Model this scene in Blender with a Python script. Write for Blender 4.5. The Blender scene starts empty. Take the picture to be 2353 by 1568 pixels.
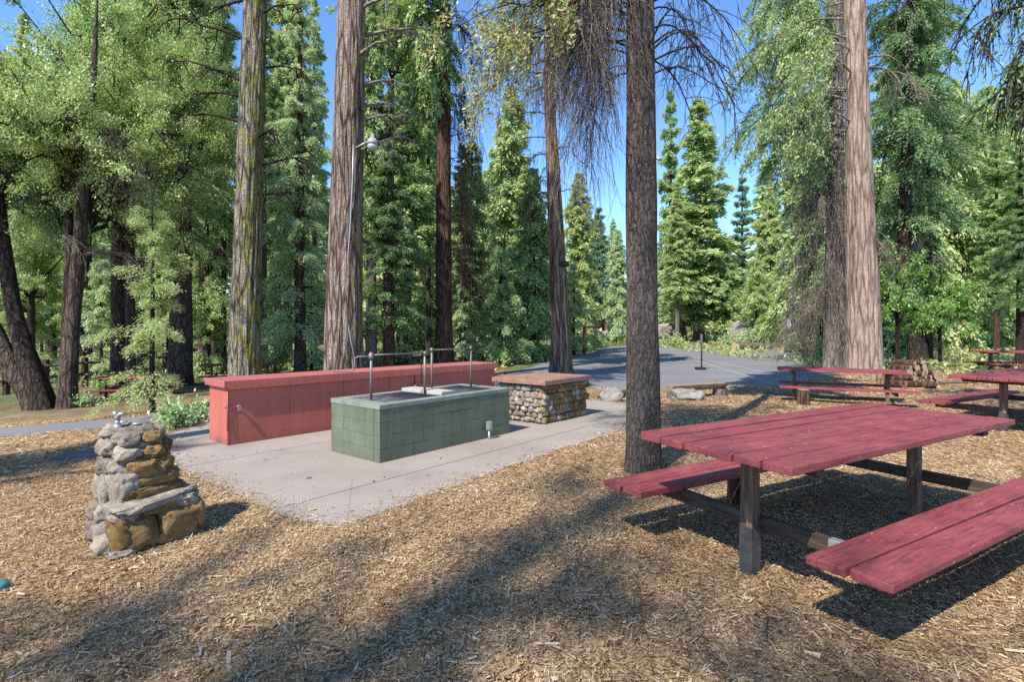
import bpy, bmesh, math, random
import numpy as np
from mathutils import Vector, Matrix

PI = math.pi
random.seed(7)
rng = np.random.default_rng(7)
scene = bpy.context.scene
COL = scene.collection

# ------------------------------------------------------------------ site survey
# eye height, focal length and horizon measured from the photograph; positions of
# things are surveyed as (bearing, dip) sight lines onto the terrain, then built there.
F, CH, HY, CX = 1230.0, 1.40, 757.0, 1176.5
SUN_H = np.array([-0.565, -0.825]); SUN_H /= np.linalg.norm(SUN_H)
SUN_EL = math.radians(49)


def sstep(a, b, x):
    t = np.clip((x - a) / (b - a), 0, 1)
    return t * t * (3 - 2 * t)


def terr(x, y):
    x = np.asarray(x, float); y = np.asarray(y, float)
    d = np.maximum(0, -x - 4.5)
    left = -0.055 * d * sstep(2, 9, y)
    left = np.maximum(left, -0.9)
    far = 0.016 * np.maximum(0, y - 46) + 0.10 * np.maximum(0, y - 75)
    side = 0.012 * np.maximum(0, x - 16)
    return left + np.minimum(far, 14) + np.minimum(side, 1.2)


def at(px, py, z=0.0):
    """ground point seen along a sight line (z: height above the ground)"""
    lo, hi = 0.5, 160.0
    f = lambda Y: (CH - (py - HY) * Y / F) - float(terr((px - CX) * Y / F, Y)) - z
    for _ in range(60):
        m = (lo + hi) / 2
        if f(m) > 0: lo = m
        else: hi = m
    return ((px - CX) * lo / F, lo)


# ------------------------------------------------------------------ materials
MATS = {}
ALB = 0.76   # overall reflectance of the hard surfaces


class NT:
    def __init__(s, name):
        m = bpy.data.materials.new(name); m.use_nodes = True
        s.m = m; s.n = m.node_tree.nodes; s.l = m.node_tree.links
        s.n.clear()
        s.out = s.n.new('ShaderNodeOutputMaterial')
        MATS[name] = m

    def add(s, t, **kw):
        n = s.n.new(t)
        for k, v in kw.items():
            if k in n.inputs: n.inputs[k].default_value = v
            else: setattr(n, k, v)
        return n

    def link(s, a, b): s.l.new(a, b)

    def coord(s, kind='Object', scale=(1, 1, 1), rot=(0, 0, 0)):
        tc = s.add('ShaderNodeTexCoord'); mp = s.add('ShaderNodeMapping')
        mp.inputs['Scale'].default_value = scale
        mp.inputs['Rotation'].default_value = rot
        s.link(tc.outputs[kind], mp.inputs['Vector'])
        return mp.outputs['Vector']

    def world(s, scale=(1, 1, 1), rot=(0, 0, 0)):
        g = s.add('ShaderNodeNewGeometry'); mp = s.add('ShaderNodeMapping')
        mp.inputs['Scale'].default_value = scale
        mp.inputs['Rotation'].default_value = rot
        s.link(g.outputs['Position'], mp.inputs['Vector'])
        return mp.outputs['Vector']

    def noise(s, vec, scale, detail=4, rough=0.55, dist=0.0):
        n = s.add('ShaderNodeTexNoise', Scale=scale, Detail=detail, Roughness=rough, Distortion=dist)
        s.link(vec, n.inputs['Vector']); return n.outputs['Fac']

    def voro(s, vec, scale, feature='F1', out='Distance', rnd=1.0):
        n = s.add('ShaderNodeTexVoronoi', feature=feature, Scale=scale, Randomness=rnd)
        s.link(vec, n.inputs['Vector']); return n.outputs[out]

    def ramp(s, fac, stops, interp='LINEAR'):
        r = s.add('ShaderNodeValToRGB'); cr = r.color_ramp; cr.interpolation = interp
        while len(cr.elements) < len(stops): cr.elements.new(0.5)
        for e, (p, c) in zip(cr.elements, stops):
            e.position = p
            e.color = (c, c, c, 1) if isinstance(c, (int, float)) else (*c, 1)
        s.link(fac, r.inputs['Fac']); return r.outputs['Color']

    def mix(s, fac, a, b, mode='MIX'):
        n = s.add('ShaderNodeMix', data_type='RGBA', blend_type=mode)
        for sock, v in ((n.inputs[0], fac), (n.inputs[6], a), (n.inputs[7], b)):
            if hasattr(v, 'is_output'): s.link(v, sock)
            elif isinstance(v, (int, float)): sock.default_value = v
            else: sock.default_value = (*v, 1)
        return n.outputs[2]

    def math(s, op, a, b=0.0, clamp=False):
        n = s.add('ShaderNodeMath', operation=op, use_clamp=clamp)
        for sock, v in ((n.inputs[0], a), (n.inputs[1], b)):
            if hasattr(v, 'is_output'): s.link(v, sock)
            else: sock.default_value = v
        return n.outputs[0]

    def bump(s, h, strength=0.5, dist=0.02, prev=None):
        b = s.add('ShaderNodeBump', Strength=strength, Distance=dist)
        s.link(h, b.inputs['Height'])
        if prev is not None: s.link(prev, b.inputs['Normal'])
        return b.outputs['Normal']

    def pbsdf(s, col, rough=0.8, normal=None, metal=0.0, spec=0.3):
        p = s.add('ShaderNodeBsdfPrincipled')
        col = s.mix(1.0, col, (ALB, ALB, ALB), 'MULTIPLY')
        for key, v in (('Base Color', col), ('Roughness', rough), ('Metallic', metal), ('Specular IOR Level', spec)):
            if hasattr(v, 'is_output'): s.link(v, p.inputs[key])
            elif key == 'Base Color': p.inputs[key].default_value = (*v, 1)
            else: p.inputs[key].default_value = v
        if normal is not None: s.link(normal, p.inputs['Normal'])
        s.link(p.outputs[0], s.out.inputs['Surface'])
        return p


def foliage_mat(name, dark, mid, light, extra=None, trans=0.35, hue_var=0.25):
    t = NT(name)
    dark, mid, light = [tuple(min(0.74, q * k * 1.85) for q, k in zip(c, (1.08, 1.02, 1.05))) for c in (dark, mid, light)]
    trans += 0.06
    g = t.add('ShaderNodeNewGeometry')
    stops = [(0.0, dark), (0.45, mid), (1.0, light)]
    if extra: stops = [(0.0, dark), (0.35, mid), (0.75, light), (0.80, extra), (1.0, extra)]
    c = t.ramp(g.outputs['Random Per Island'], stops)
    # clumps of older and younger growth
    n = t.noise(t.world(), 0.55, 3)
    c = t.mix(t.ramp(n, [(0.35, 0.0), (0.65, 1.0)]), t.mix(0.30, c, dark), c)
    oi = t.add('ShaderNodeObjectInfo')
    c = t.mix(t.math('MULTIPLY', oi.outputs['Random'], hue_var), c, t.mix(1.0, c, (1.0, 0.85, 0.55), 'MULTIPLY'))
    d = t.add('ShaderNodeBsdfDiffuse'); tr = t.add('ShaderNodeBsdfTranslucent'); mx = t.add('ShaderNodeMixShader')
    gl = t.add('ShaderNodeBsdfGlossy', Roughness=0.45); gl.inputs['Color'].default_value = (1, 1, 1, 1)
    mx2 = t.add('ShaderNodeMixShader'); mx2.inputs[0].default_value = 0.035
    t.link(c, d.inputs['Color'])
    t.link(t.mix(1.0, c, (1.12, 1.15, 0.8), 'MULTIPLY'), tr.inputs['Color'])
    mx.inputs[0].default_value = trans
    t.link(d.outputs[0], mx.inputs[1]); t.link(tr.outputs[0], mx.inputs[2])
    t.link(mx.outputs[0], mx2.inputs[1]); t.link(gl.outputs[0], mx2.inputs[2])
    t.link(mx2.outputs[0], t.out.inputs['Surface'])
    return t.m


foliage_mat('fol_bright', (0.105, 0.165, 0.07), (0.225, 0.315, 0.13), (0.39, 0.455, 0.225), trans=0.42)
foliage_mat('fol_pale', (0.12, 0.19, 0.10), (0.24, 0.34, 0.175), (0.40, 0.48, 0.29), trans=0.42)
foliage_mat('fol_mid', (0.075, 0.135, 0.055), (0.16, 0.245, 0.10), (0.30, 0.385, 0.18), trans=0.42)
foliage_mat('fol_dark', (0.04, 0.085, 0.04), (0.085, 0.155, 0.062), (0.17, 0.25, 0.10), trans=0.4)
foliage_mat('fol_blue', (0.055, 0.11, 0.08), (0.11, 0.19, 0.13), (0.19, 0.28, 0.18), trans=0.4)
foliage_mat('fol_oak', (0.075, 0.135, 0.045), (0.19, 0.285, 0.09), (0.40, 0.475, 0.20), trans=0.45)
foliage_mat('fol_maple', (0.05, 0.12, 0.025), (0.11, 0.215, 0.045), (0.20, 0.32, 0.08), trans=0.5)
foliage_mat('fol_dying', (0.10, 0.13, 0.05), (0.23, 0.29, 0.11), (0.38, 0.42, 0.18), extra=(0.30, 0.14, 0.075), trans=0.4)
foliage_mat('fol_shrub', (0.08, 0.15, 0.06), (0.19, 0.30, 0.13), (0.36, 0.46, 0.28), trans=0.42)
foliage_mat('fol_under', (0.09, 0.13, 0.045), (0.21, 0.28, 0.095), (0.38, 0.43, 0.18), extra=(0.36, 0.28, 0.15), trans=0.4)


def bark_mat(name, dark, mid, light, zs=0.16, sc=9.0, moss=0.0, moss_dir=(1, 0, 0), moss_col=(0.22, 0.22, 0.03), furrow=0.16, bs=0.9, streak=0.5):
    t = NT(name)
    base = t.coord('Object', (1, 1, zs))
    # meandering furrows between long plates
    wn = t.add('ShaderNodeTexNoise', Scale=sc * 0.7, Detail=3.0); t.link(base, wn.inputs['Vector'])
    va = t.add('ShaderNodeVectorMath', operation='MULTIPLY_ADD'); va.inputs[1].default_value = (0.10, 0.10, 0.10)
    t.link(wn.outputs['Color'], va.inputs[0]); t.link(base, va.inputs[2])
    vec = va.outputs[0]
    e = t.voro(vec, sc, 'DISTANCE_TO_EDGE')
    e2 = t.voro(vec, sc * 2.3, 'DISTANCE_TO_EDGE')
    n1 = t.noise(t.coord('Object', (1, 1, zs * 1.6)), sc * 2.6, 7, 0.7, 0.3)
    plate = t.math('MULTIPLY', t.ramp(e, [(0.0, 0.0), (furrow, 1.0)]), t.ramp(e2, [(0.0, 0.55), (furrow * 0.9, 1.0)]))
    crk = t.voro(t.coord('Object', (1, 1, min(1.0, zs * 4.5))), sc * 1.6, 'DISTANCE_TO_EDGE')
    plate = t.math('MULTIPLY', plate, t.ramp(crk, [(0.0, 0.62), (0.10, 1.0)]))
    h = t.math('ADD', t.math('MULTIPLY', plate, streak), t.math('MULTIPLY', n1, 1.0 - streak * 0.55))
    c = t.ramp(h, [(0.30, dark), (0.66, mid), (1.0, light)])
    big = t.noise(t.coord('Object', (1, 1, 0.4)), 2.2, 4)
    c = t.mix(t.ramp(big, [(0.35, 0.0), (0.7, 0.45)]), c, t.mix(1.0, c, (0.62, 0.56, 0.55), 'MULTIPLY'))
    if moss > -0.5 and moss != 0.0:
        g = t.add('ShaderNodeNewGeometry')
        dp = t.add('ShaderNodeVectorMath', operation='DOT_PRODUCT'); dp.inputs[1].default_value = moss_dir
        t.link(g.outputs['Normal'], dp.inputs[0])
        mn = t.noise(t.coord('Object', (1, 1, 0.22)), 13.0, 6, 0.75)
        a = t.math('ADD', t.math('MULTIPLY', dp.outputs['Value'], 0.16), t.math('MULTIPLY', mn, 1.5))
        a = t.math('ADD', a, t.math('MULTIPLY', plate, 0.06))
        mk = t.ramp(t.math('MULTIPLY', a, 0.6), [(0.66 - moss, 0.0), (0.74 - moss, 0.9)])
        mc = t.mix(t.noise(t.coord('Object'), 14, 3), tuple(x * 0.5 for x in moss_col), tuple(x * 1.8 for x in moss_col))
        c = t.mix(mk, c, mc)
    t.pbsdf(c, 0.9, t.bump(h, bs, 0.06), spec=0.15)
    return t.m


bark_mat('bark_mossy', (0.022, 0.017, 0.014), (0.26, 0.22, 0.18), (0.52, 0.47, 0.40), zs=0.13, sc=8, moss=0.15, moss_dir=(0.85, -0.3, 0), streak=0.62)
bark_mat('bark_cedar', (0.025, 0.014, 0.011), (0.29, 0.205, 0.17), (0.50, 0.41, 0.36), zs=0.09, sc=8, moss=0.10, moss_dir=(1.0, -0.2, 0), moss_col=(0.19, 0.17, 0.02), streak=0.6)
bark_mat('bark_cinnamon', (0.04, 0.022, 0.016), (0.27, 0.175, 0.135), (0.46, 0.34, 0.275), zs=0.06, sc=9, moss=0.14, moss_dir=(1.0, -0.2, 0), moss_col=(0.20, 0.17, 0.02), streak=0.6)
bark_mat('bark_pale', (0.10, 0.06, 0.042), (0.42, 0.32, 0.25), (0.60, 0.50, 0.42), zs=0.10, sc=6, bs=0.7, streak=0.4)
bark_mat('bark_grey', (0.03, 0.022, 0.02), (0.31, 0.25, 0.21), (0.56, 0.49, 0.43), zs=0.27, sc=24, furrow=0.26, bs=1.0, moss=0.02, moss_dir=(1, -0.2, 0), moss_col=(0.10, 0.11, 0.03), streak=0.34)
bark_mat('bark_fir', (0.03, 0.022, 0.018), (0.14, 0.10, 0.08), (0.30, 0.24, 0.2), zs=0.2, sc=10)
bark_mat('bark_red', (0.03, 0.015, 0.01), (0.16, 0.085, 0.06), (0.30, 0.18, 0.13), zs=0.12, sc=10)
bark_mat('bark_dark', (0.018, 0.013, 0.011), (0.075, 0.053, 0.042), (0.17, 0.135, 0.11), zs=0.2, sc=11)
bark_mat('bark_ash', (0.09, 0.075, 0.065), (0.28, 0.24, 0.215), (0.44, 0.40, 0.365), zs=0.15, sc=10)
bark_mat('twig_grey', (0.18, 0.14, 0.115), (0.38, 0.31, 0.26), (0.55, 0.47, 0.41), zs=1, sc=6)
bark_mat('twig_dark', (0.025, 0.017, 0.014), (0.065, 0.045, 0.036), (0.13, 0.10, 0.08), zs=1, sc=6)


def simple(name, col, rough=0.7, metal=0.0, spec=0.3, nscale=20, namp=0.25, bump=0.15):
    t = NT(name)
    v = t.coord('Object')
    n = t.noise(v, nscale, 5, 0.6)
    n2 = t.noise(v, nscale * 0.13, 3)
    dk = tuple(c * (1 - namp) for c in col); lt = tuple(min(1, c * (1 + namp)) for c in col)
    c = t.ramp(t.math('ADD', t.math('MULTIPLY', n, 0.5), t.math('MULTIPLY', n2, 0.5)), [(0.3, dk), (0.7, lt)])
    t.pbsdf(c, rough, t.bump(n, bump, 0.01), metal, spec)
    return t.m


simple('steel_pipe', (0.24, 0.215, 0.20), 0.55, 0.5, nscale=30, namp=0.4)
simple('galvanised', (0.52, 0.52, 0.53), 0.42, 0.6)
simple('dark_steel', (0.035, 0.032, 0.03), 0.6, 0.2, namp=0.5)
simple('red_steel', (0.42, 0.05, 0.05), 0.5)
simple('white_paint', (0.72, 0.71, 0.70), 0.5)
simple('grey_enamel', (0.40, 0.40, 0.40), 0.4)
simple('lamp_glass', (0.52, 0.52, 0.50), 0.15, 0, 0.5, namp=0.06, bump=0.02)
simple('plastic_teal', (0.06, 0.26, 0.25), 0.45)
simple('padlock', (0.55, 0.54, 0.50), 0.35, 0.8)
simple('griddle', (0.15, 0.145, 0.16), 0.55, 0.35, nscale=9, namp=0.6)
simple('boulder_grey', (0.30, 0.275, 0.25), 0.92, nscale=7, namp=0.6, bump=0.7)
simple('blue_slab', (0.13, 0.13, 0.135), 0.85)
simple('pale_slab', (0.47, 0.445, 0.40), 0.85, nscale=14, namp=0.2)
simple('mortar', (0.40, 0.365, 0.31), 0.95, nscale=25, namp=0.3, bump=0.6)
simple('line_paint', (0.40, 0.40, 0.40), 0.8, nscale=8, namp=0.25)
simple('black_rubber', (0.02, 0.02, 0.022), 0.7)
simple('chip_dark', (0.10, 0.06, 0.04), 0.9)


def make_paint_wood():
    t = NT('red_planks')
    v = t.coord('Object', (1.2, 14, 14))
    g = t.noise(v, 5, 6, 0.65, 0.3)
    v2 = t.coord('Object')
    blot = t.noise(v2, 3.2, 4, 0.6)
    base = t.ramp(t.math('ADD', t.math('MULTIPLY', g, 0.5), t.math('MULTIPLY', blot, 0.5)),
                  [(0.30, (0.175, 0.036, 0.040)), (0.55, (0.315, 0.073, 0.074)), (0.8, (0.44, 0.132, 0.124))])
    # bird lime, nicks and pale scratches in the paint
    sp = t.voro(t.coord('Object', (7, 16, 16)), 1.35, 'F1')
    spm = t.math('MULTIPLY', t.ramp(sp, [(0.05, 1.0), (0.11, 0.0)]), t.ramp(t.noise(v2, 2.3, 2), [(0.46, 0.0), (0.55, 0.95)]))
    base = t.mix(spm, base, (0.62, 0.45, 0.42))
    ws = t.noise(t.coord('Object', (3, 60, 60)), 3.0, 3, 0.7)
    base = t.mix(t.math('MULTIPLY', t.ramp(ws, [(0.66, 0.0), (0.74, 1.0)]), t.ramp(blot, [(0.5, 0.0), (0.62, 0.55)])), base, (0.09, 0.03, 0.03))
    wear = t.noise(t.coord('Object', (1.6, 9, 9)), 2.4, 5, 0.7, 0.6)
    base = t.mix(t.ramp(wear, [(0.36, 0.75), (0.50, 0.0)]), base, (0.13, 0.030, 0.045))
    base = t.mix(t.ramp(wear, [(0.60, 0.0), (0.74, 0.55)]), base, (0.47, 0.17, 0.17))
    fine = t.noise(t.coord('Object', (5, 70, 70)), 3.2, 3, 0.7)
    base = t.mix(t.ramp(fine, [(0.64, 0.0), (0.70, 0.6)]), base, (0.50, 0.30, 0.28))
    h = t.math('ADD', g, t.math('MULTIPLY', t.noise(v2, 60, 2), 0.2))
    t.pbsdf(base, t.ramp(g, [(0.3, 0.5), (0.7, 0.72)]), t.bump(h, 0.35, 0.01), 0, 0.3)


make_paint_wood()


def make_post_wood():
    t = NT('post_wood')
    v = t.coord('Object', (9, 9, 0.9))
    g = t.noise(v, 5, 6, 0.6, 0.3)
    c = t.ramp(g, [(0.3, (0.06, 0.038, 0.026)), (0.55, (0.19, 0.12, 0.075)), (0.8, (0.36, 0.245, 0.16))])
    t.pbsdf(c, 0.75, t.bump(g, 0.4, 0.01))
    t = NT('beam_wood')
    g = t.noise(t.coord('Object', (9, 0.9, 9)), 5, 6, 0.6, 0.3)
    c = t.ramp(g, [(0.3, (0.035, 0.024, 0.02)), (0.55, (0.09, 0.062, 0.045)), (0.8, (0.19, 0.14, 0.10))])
    t.pbsdf(c, 0.75, t.bump(g, 0.4, 0.01))
    t = NT('weathered_wood')
    g = t.noise(t.coord('Object', (0.9, 9, 9)), 5, 6, 0.6, 0.3)
    c = t.ramp(g, [(0.3, (0.16, 0.11, 0.075)), (0.55, (0.36, 0.25, 0.165)), (0.8, (0.52, 0.38, 0.26))])
    t.pbsdf(c, 0.85, t.bump(g, 0.5, 0.01))
    t = NT('cut_wood')
    g = t.noise(t.coord('Object'), 14, 5, 0.6)
    c = t.ramp(g, [(0.3, (0.34, 0.22, 0.11)), (0.7, (0.62, 0.46, 0.27))])
    t.pbsdf(c, 0.85, t.bump(g, 0.3, 0.01))
    t = NT('sleeve_grey')
    g = t.noise(t.coord('Object'), 16, 5, 0.6)
    c = t.ramp(g, [(0.3, (0.05, 0.048, 0.05)), (0.7, (0.105, 0.10, 0.10))])
    t.pbsdf(c, 0.7, t.bump(g, 0.2, 0.01))


make_post_wood()


def make_cabinet_paint():
    for name, a, b, c in (('salmon_paint', (0.46, 0.118, 0.080), (0.55, 0.148, 0.103), (0.63, 0.195, 0.145)),
                          ('salmon_lid', (0.40, 0.118, 0.10), (0.48, 0.150, 0.128), (0.58, 0.22, 0.19))):
        t = NT(name)
        v = t.coord('Object')
        n = t.noise(v, 1.7, 5, 0.6)
        st = t.noise(t.coord('Object', (5, 5, 0.5)), 3, 4)
        col = t.ramp(t.math('ADD', t.math('MULTIPLY', n, 0.6), t.math('MULTIPLY', st, 0.4)), [(0.3, a), (0.52, b), (0.75, c)])
        # grime along the foot of the wall, scuffs
        sx = t.add('ShaderNodeSeparateXYZ'); t.link(v, sx.inputs[0])
        dirt = t.math('MULTIPLY', t.ramp(sx.outputs['Z'], [(0.0, 1.0), (0.10, 0.0)]), t.noise(v, 9, 4))
        col = t.mix(dirt, col, (0.16, 0.10, 0.075))
        sc = t.noise(t.coord('Object', (2, 2, 14)), 6, 3, 0.7)
        col = t.mix(t.ramp(sc, [(0.70, 0.0), (0.76, 0.35)]), col, (0.5, 0.28, 0.24))
        f = t.noise(v, 90, 3)
        t.pbsdf(col, 0.55, t.bump(t.math('ADD', t.math('MULTIPLY', f, 0.15), n), 0.08, 0.01), 0, 0.35)


make_cabinet_paint()


def make_block_paint():
    t = NT('green_block')
    v = t.coord('Object')
    n = t.noise(v, 2.2, 5, 0.6); f = t.noise(v, 70, 4, 0.7)
    col = t.ramp(n, [(0.3, (0.118, 0.142, 0.085)), (0.5, (0.150, 0.180, 0.115)), (0.72, (0.19, 0.222, 0.155))])
    sx = t.add('ShaderNodeSeparateXYZ'); t.link(v, sx.inputs[0])
    dirt = t.math('MULTIPLY', t.ramp(sx.outputs['Z'], [(0.0, 0.9), (0.09, 0.0)]), t.noise(v, 9, 4))
    col = t.mix(dirt, col, (0.17, 0.14, 0.10))
    stk = t.noise(t.coord('Object', (6, 6, 0.5)), 3, 5, 0.7)
    col = t.mix(t.ramp(stk, [(0.52, 0.0), (0.70, 0.5)]), col, (0.10, 0.105, 0.075))
    scf = t.noise(t.coord('Object', (4, 4, 9)), 5, 4, 0.75)
    col = t.mix(t.ramp(scf, [(0.66, 0.0), (0.72, 0.5)]), col, (0.30, 0.31, 0.27))
    pit = t.voro(v, 55, 'F1')
    h = t.math('ADD', t.math('MULTIPLY', f, 0.6), t.math('MULTIPLY', t.ramp(pit, [(0.05, 0.0), (0.3, 1.0)]), 0.4))
    t.pbsdf(col, 0.62, t.bump(h, 0.35, 0.012), 0, 0.3)
    t = NT('green_rim')
    v = t.coord('Object')
    n = t.noise(v, 6, 5, 0.6)
    col = t.ramp(n, [(0.3, (0.19, 0.225, 0.175)), (0.7, (0.31, 0.345, 0.285))])
    t.pbsdf(col, 0.7, t.bump(t.noise(v, 70, 3), 0.3, 0.01))
    t = NT('brown_slab')
    v = t.coord('Object')
    n = t.noise(v, 9, 6, 0.65)
    col = t.ramp(n, [(0.3, (0.24, 0.125, 0.085)), (0.55, (0.37, 0.205, 0.145)), (0.75, (0.46, 0.29, 0.22))])
    t.pbsdf(col, 0.7, t.bump(t.noise(v, 60, 4), 0.35, 0.01))


make_block_paint()


def make_concrete():
    t = NT('concrete')
    v = t.coord('Object')
    n = t.noise(v, 0.9, 6, 0.6); f = t.noise(v, 55, 4, 0.7)
    col = t.ramp(n, [(0.3, (0.305, 0.258, 0.222)), (0.55, (0.375, 0.325, 0.288)), (0.75, (0.43, 0.38, 0.343))])
    col = t.mix(t.math('MULTIPLY', t.ramp(f, [(0.3, 1.0), (0.5, 0.0)]), 0.45), col, (0.28, 0.235, 0.19))
    sp = t.voro(v, 7.0, 'F1')
    spot = t.math('MULTIPLY', t.ramp(sp, [(0.03, 1.0), (0.09, 0.0)]), t.ramp(t.noise(v, 1.3, 3), [(0.45, 0.0), (0.6, 0.8)]))
    col = t.mix(spot, col, (0.17, 0.13, 0.10))
    ck = t.voro(t.coord('Object', (1, 1, 0)), 0.42, 'DISTANCE_TO_EDGE')
    col = t.mix(t.math('MULTIPLY', t.ramp(ck, [(0.0, 0.3), (0.003, 0.0)]), t.ramp(t.noise(v, 0.8, 2), [(0.45, 0.0), (0.52, 1.0)])), col, (0.10, 0.085, 0.07))
    st = t.noise(v, 2.6, 5, 0.7, 0.8)
    col = t.mix(t.ramp(st, [(0.56, 0.0), (0.72, 0.45)]), col, (0.30, 0.245, 0.195))
    t.pbsdf(col, 0.85, t.bump(f, 0.25, 0.008), 0, 0.25)
    t = NT('asphalt')
    v = t.coord('Object')
    n = t.noise(v, 0.35, 5, 0.6); f = t.noise(v, 40, 3, 0.7)
    col = t.ramp(n, [(0.3, (0.20, 0.195, 0.205)), (0.55, (0.245, 0.24, 0.25)), (0.75, (0.285, 0.28, 0.288))])
    col = t.mix(t.ramp(f, [(0.3, 0.35), (0.6, 0.0)]), col, (0.10, 0.10, 0.10))
    cr = t.voro(t.coord('Object'), 0.16, 'DISTANCE_TO_EDGE')
    col = t.mix(t.ramp(cr, [(0.0, 0.5), (0.006, 0.0)]), col, (0.06, 0.06, 0.06))
    t.pbsdf(col, 0.85, t.bump(f, 0.3, 0.01), 0, 0.25)


make_concrete()


def make_stone():
    for name, cs in (('stone_grey', ((0.22, 0.19, 0.16), (0.45, 0.395, 0.335), (0.72, 0.66, 0.575))),
                     ('stone_shade_ochre', ((0.15, 0.085, 0.035), (0.40, 0.255, 0.115), (0.62, 0.45, 0.25)))):  # ochre tint puts the warm shade of the right-hand faces into the colour
        t = NT(name)
        v = t.coord('Object')
        g = t.add('ShaderNodeNewGeometry')
        n = t.noise(v, 7, 8, 0.7, 0.5); f = t.noise(v, 45, 5, 0.7)
        col = t.ramp(t.math('ADD', t.math('MULTIPLY', n, 0.75), t.math('MULTIPLY', f, 0.25)), [(0.3, cs[0]), (0.52, cs[1]), (0.75, cs[2])])
        isl = t.ramp(g.outputs['Random Per Island'], [(0.0, (0.62, 0.58, 0.52)), (0.5, (0.95, 0.93, 0.9)), (1.0, (1.15, 1.08, 0.98))])
        col = t.mix(1.0, col, isl, 'MULTIPLY')
        pits = t.ramp(t.noise(v, 26, 6, 0.75), [(0.32, 0.5), (0.42, 0.0)])
        col = t.mix(pits, col, tuple(q * 0.45 for q in cs[0]))
        lich = t.ramp(t.noise(v, 13, 6, 0.75), [(0.56, 0.0), (0.63, 0.75)])
        col = t.mix(lich, col, (0.52, 0.50, 0.42) if name == 'stone_grey' else (0.40, 0.30, 0.14))
        h = t.math('ADD', n, t.math('MULTIPLY', t.noise(v, 26, 6, 0.75), 0.6))
        t.pbsdf(col, 0.92, t.bump(h, 0.9, 0.045), 0, 0.15)


make_stone()


def make_ground():
    t = NT('mulch_ground')
    at_ = t.add('ShaderNodeAttribute', attribute_name='forest')
    v = t.world()
    # three layers of elongated chips lying in different directions
    col = None; hs = None
    for i, (rot, sc) in enumerate(((0.4, 30), (1.5, 36), (2.5, 26))):
        vv = t.world((1, 0.32, 1), (0, 0, rot))
        vo = t.add('ShaderNodeTexVoronoi', feature='F1', Scale=float(sc)); t.link(vv, vo.inputs['Vector'])
        sp = t.add('ShaderNodeSeparateColor'); t.link(vo.outputs['Color'], sp.inputs[0])
        c = t.ramp(sp.outputs[0], [(0.0, (0.14, 0.085, 0.045)), (0.3, (0.28, 0.172, 0.083)), (0.6, (0.48, 0.31, 0.155)), (1.0, (0.64, 0.45, 0.26))])
        if col is None: col = c; hs = sp.outputs[1]
        else:
            m = t.ramp(t.noise(v, 13 + 5 * i, 2), [(0.46, 0.0), (0.54, 1.0)])
            col = t.mix(m, col, c); hs = t.mix(m, hs, sp.outputs[1])
    big = t.noise(v, 0.7, 4, 0.6)
    col = t.mix(t.ramp(big, [(0.35, 0.40), (0.65, 0.0)]), col, (0.20, 0.125, 0.07))
    # forest floor further out: needles, duff and low green
    fl = t.ramp(t.noise(v, 1.1, 6, 0.7), [(0.3, (0.10, 0.065, 0.04)), (0.5, (0.25, 0.175, 0.11)), (0.7, (0.42, 0.32, 0.21))])
    gr = t.ramp(t.noise(v, 6, 5, 0.7), [(0.3, (0.06, 0.085, 0.03)), (0.6, (0.16, 0.19, 0.07)), (0.8, (0.30, 0.29, 0.13))])
    fl = t.mix(t.ramp(t.noise(v, 0.33, 4, 0.6), [(0.42, 0.0), (0.55, 1.0)]), fl, gr)
    col = t.mix(at_.outputs['Fac'], col, fl)
    t.pbsdf(col, 0.95, t.bump(hs, 0.8, 0.02), 0, 0.1)
    t = NT('wood_chip')
    g = t.add('ShaderNodeNewGeometry')
    c = t.ramp(g.outputs['Random Per Island'], [(0.0, (0.09, 0.052, 0.028)), (0.16, (0.23, 0.135, 0.066)), (0.40, (0.48, 0.315, 0.155)),
                                              (0.70, (0.74, 0.535, 0.315)), (0.90, (0.86, 0.67, 0.44)), (0.96, (0.50, 0.44, 0.40)), (1.0, (0.78, 0.68, 0.55))])
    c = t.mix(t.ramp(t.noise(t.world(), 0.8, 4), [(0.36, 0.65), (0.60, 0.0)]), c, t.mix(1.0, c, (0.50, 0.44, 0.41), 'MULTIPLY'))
    gn = t.noise(t.world((1, 1, 1)), 160, 2)
    t.pbsdf(c, 0.85, t.bump(gn, 0.3, 0.004), 0, 0.15)


make_ground()


# ------------------------------------------------------------------ object helpers
def put(name, me, parent=None, mats=()):
    o = bpy.data.objects.new(name, me); COL.objects.link(o)
    for m in mats:
        me.materials.append(MATS[m])
    if parent is not None: o.parent = parent
    return o


def tag(o, label, cat, group=None, kind=None):
    o['label'] = label; o['category'] = cat
    if group: o['group'] = group
    if kind: o['kind'] = kind
    return o


def thing(name, label, cat, loc=(0, 0, 0), rz=0.0, group=None):
    o = bpy.data.objects.new(name, None); COL.objects.link(o)
    o.location = loc; o.rotation_euler = (0, 0, rz); o.empty_display_size = 0.2
    return tag(o, label, cat, group)


def mesh_np(name, V, Fq, smooth=False, midx=None):
    """V (n,3), Fq (m,k) all faces with k corners"""
    V = np.ascontiguousarray(V, np.float32); Fq = np.ascontiguousarray(Fq, np.int32)
    me = bpy.data.meshes.new(name)
    n, k = Fq.shape
    me.vertices.add(len(V)); me.vertices.foreach_set('co', V.ravel())
    me.loops.add(n * k); me.loops.foreach_set('vertex_index', Fq.ravel())
    me.polygons.add(n)
    me.polygons.foreach_set('loop_start', np.arange(0, n * k, k, dtype=np.int32))
    if midx is not None: me.polygons.foreach_set('material_index', np.asarray(midx, np.int32))
    me.polygons.foreach_set('use_smooth', np.full(n, smooth, bool))
    me.update(calc_edges=True)
    return me


def quads_me(name, Q):
    n = len(Q)
    return mesh_np(name, Q.reshape(-1, 3), np.arange(n * 4).reshape(n, 4))


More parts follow.
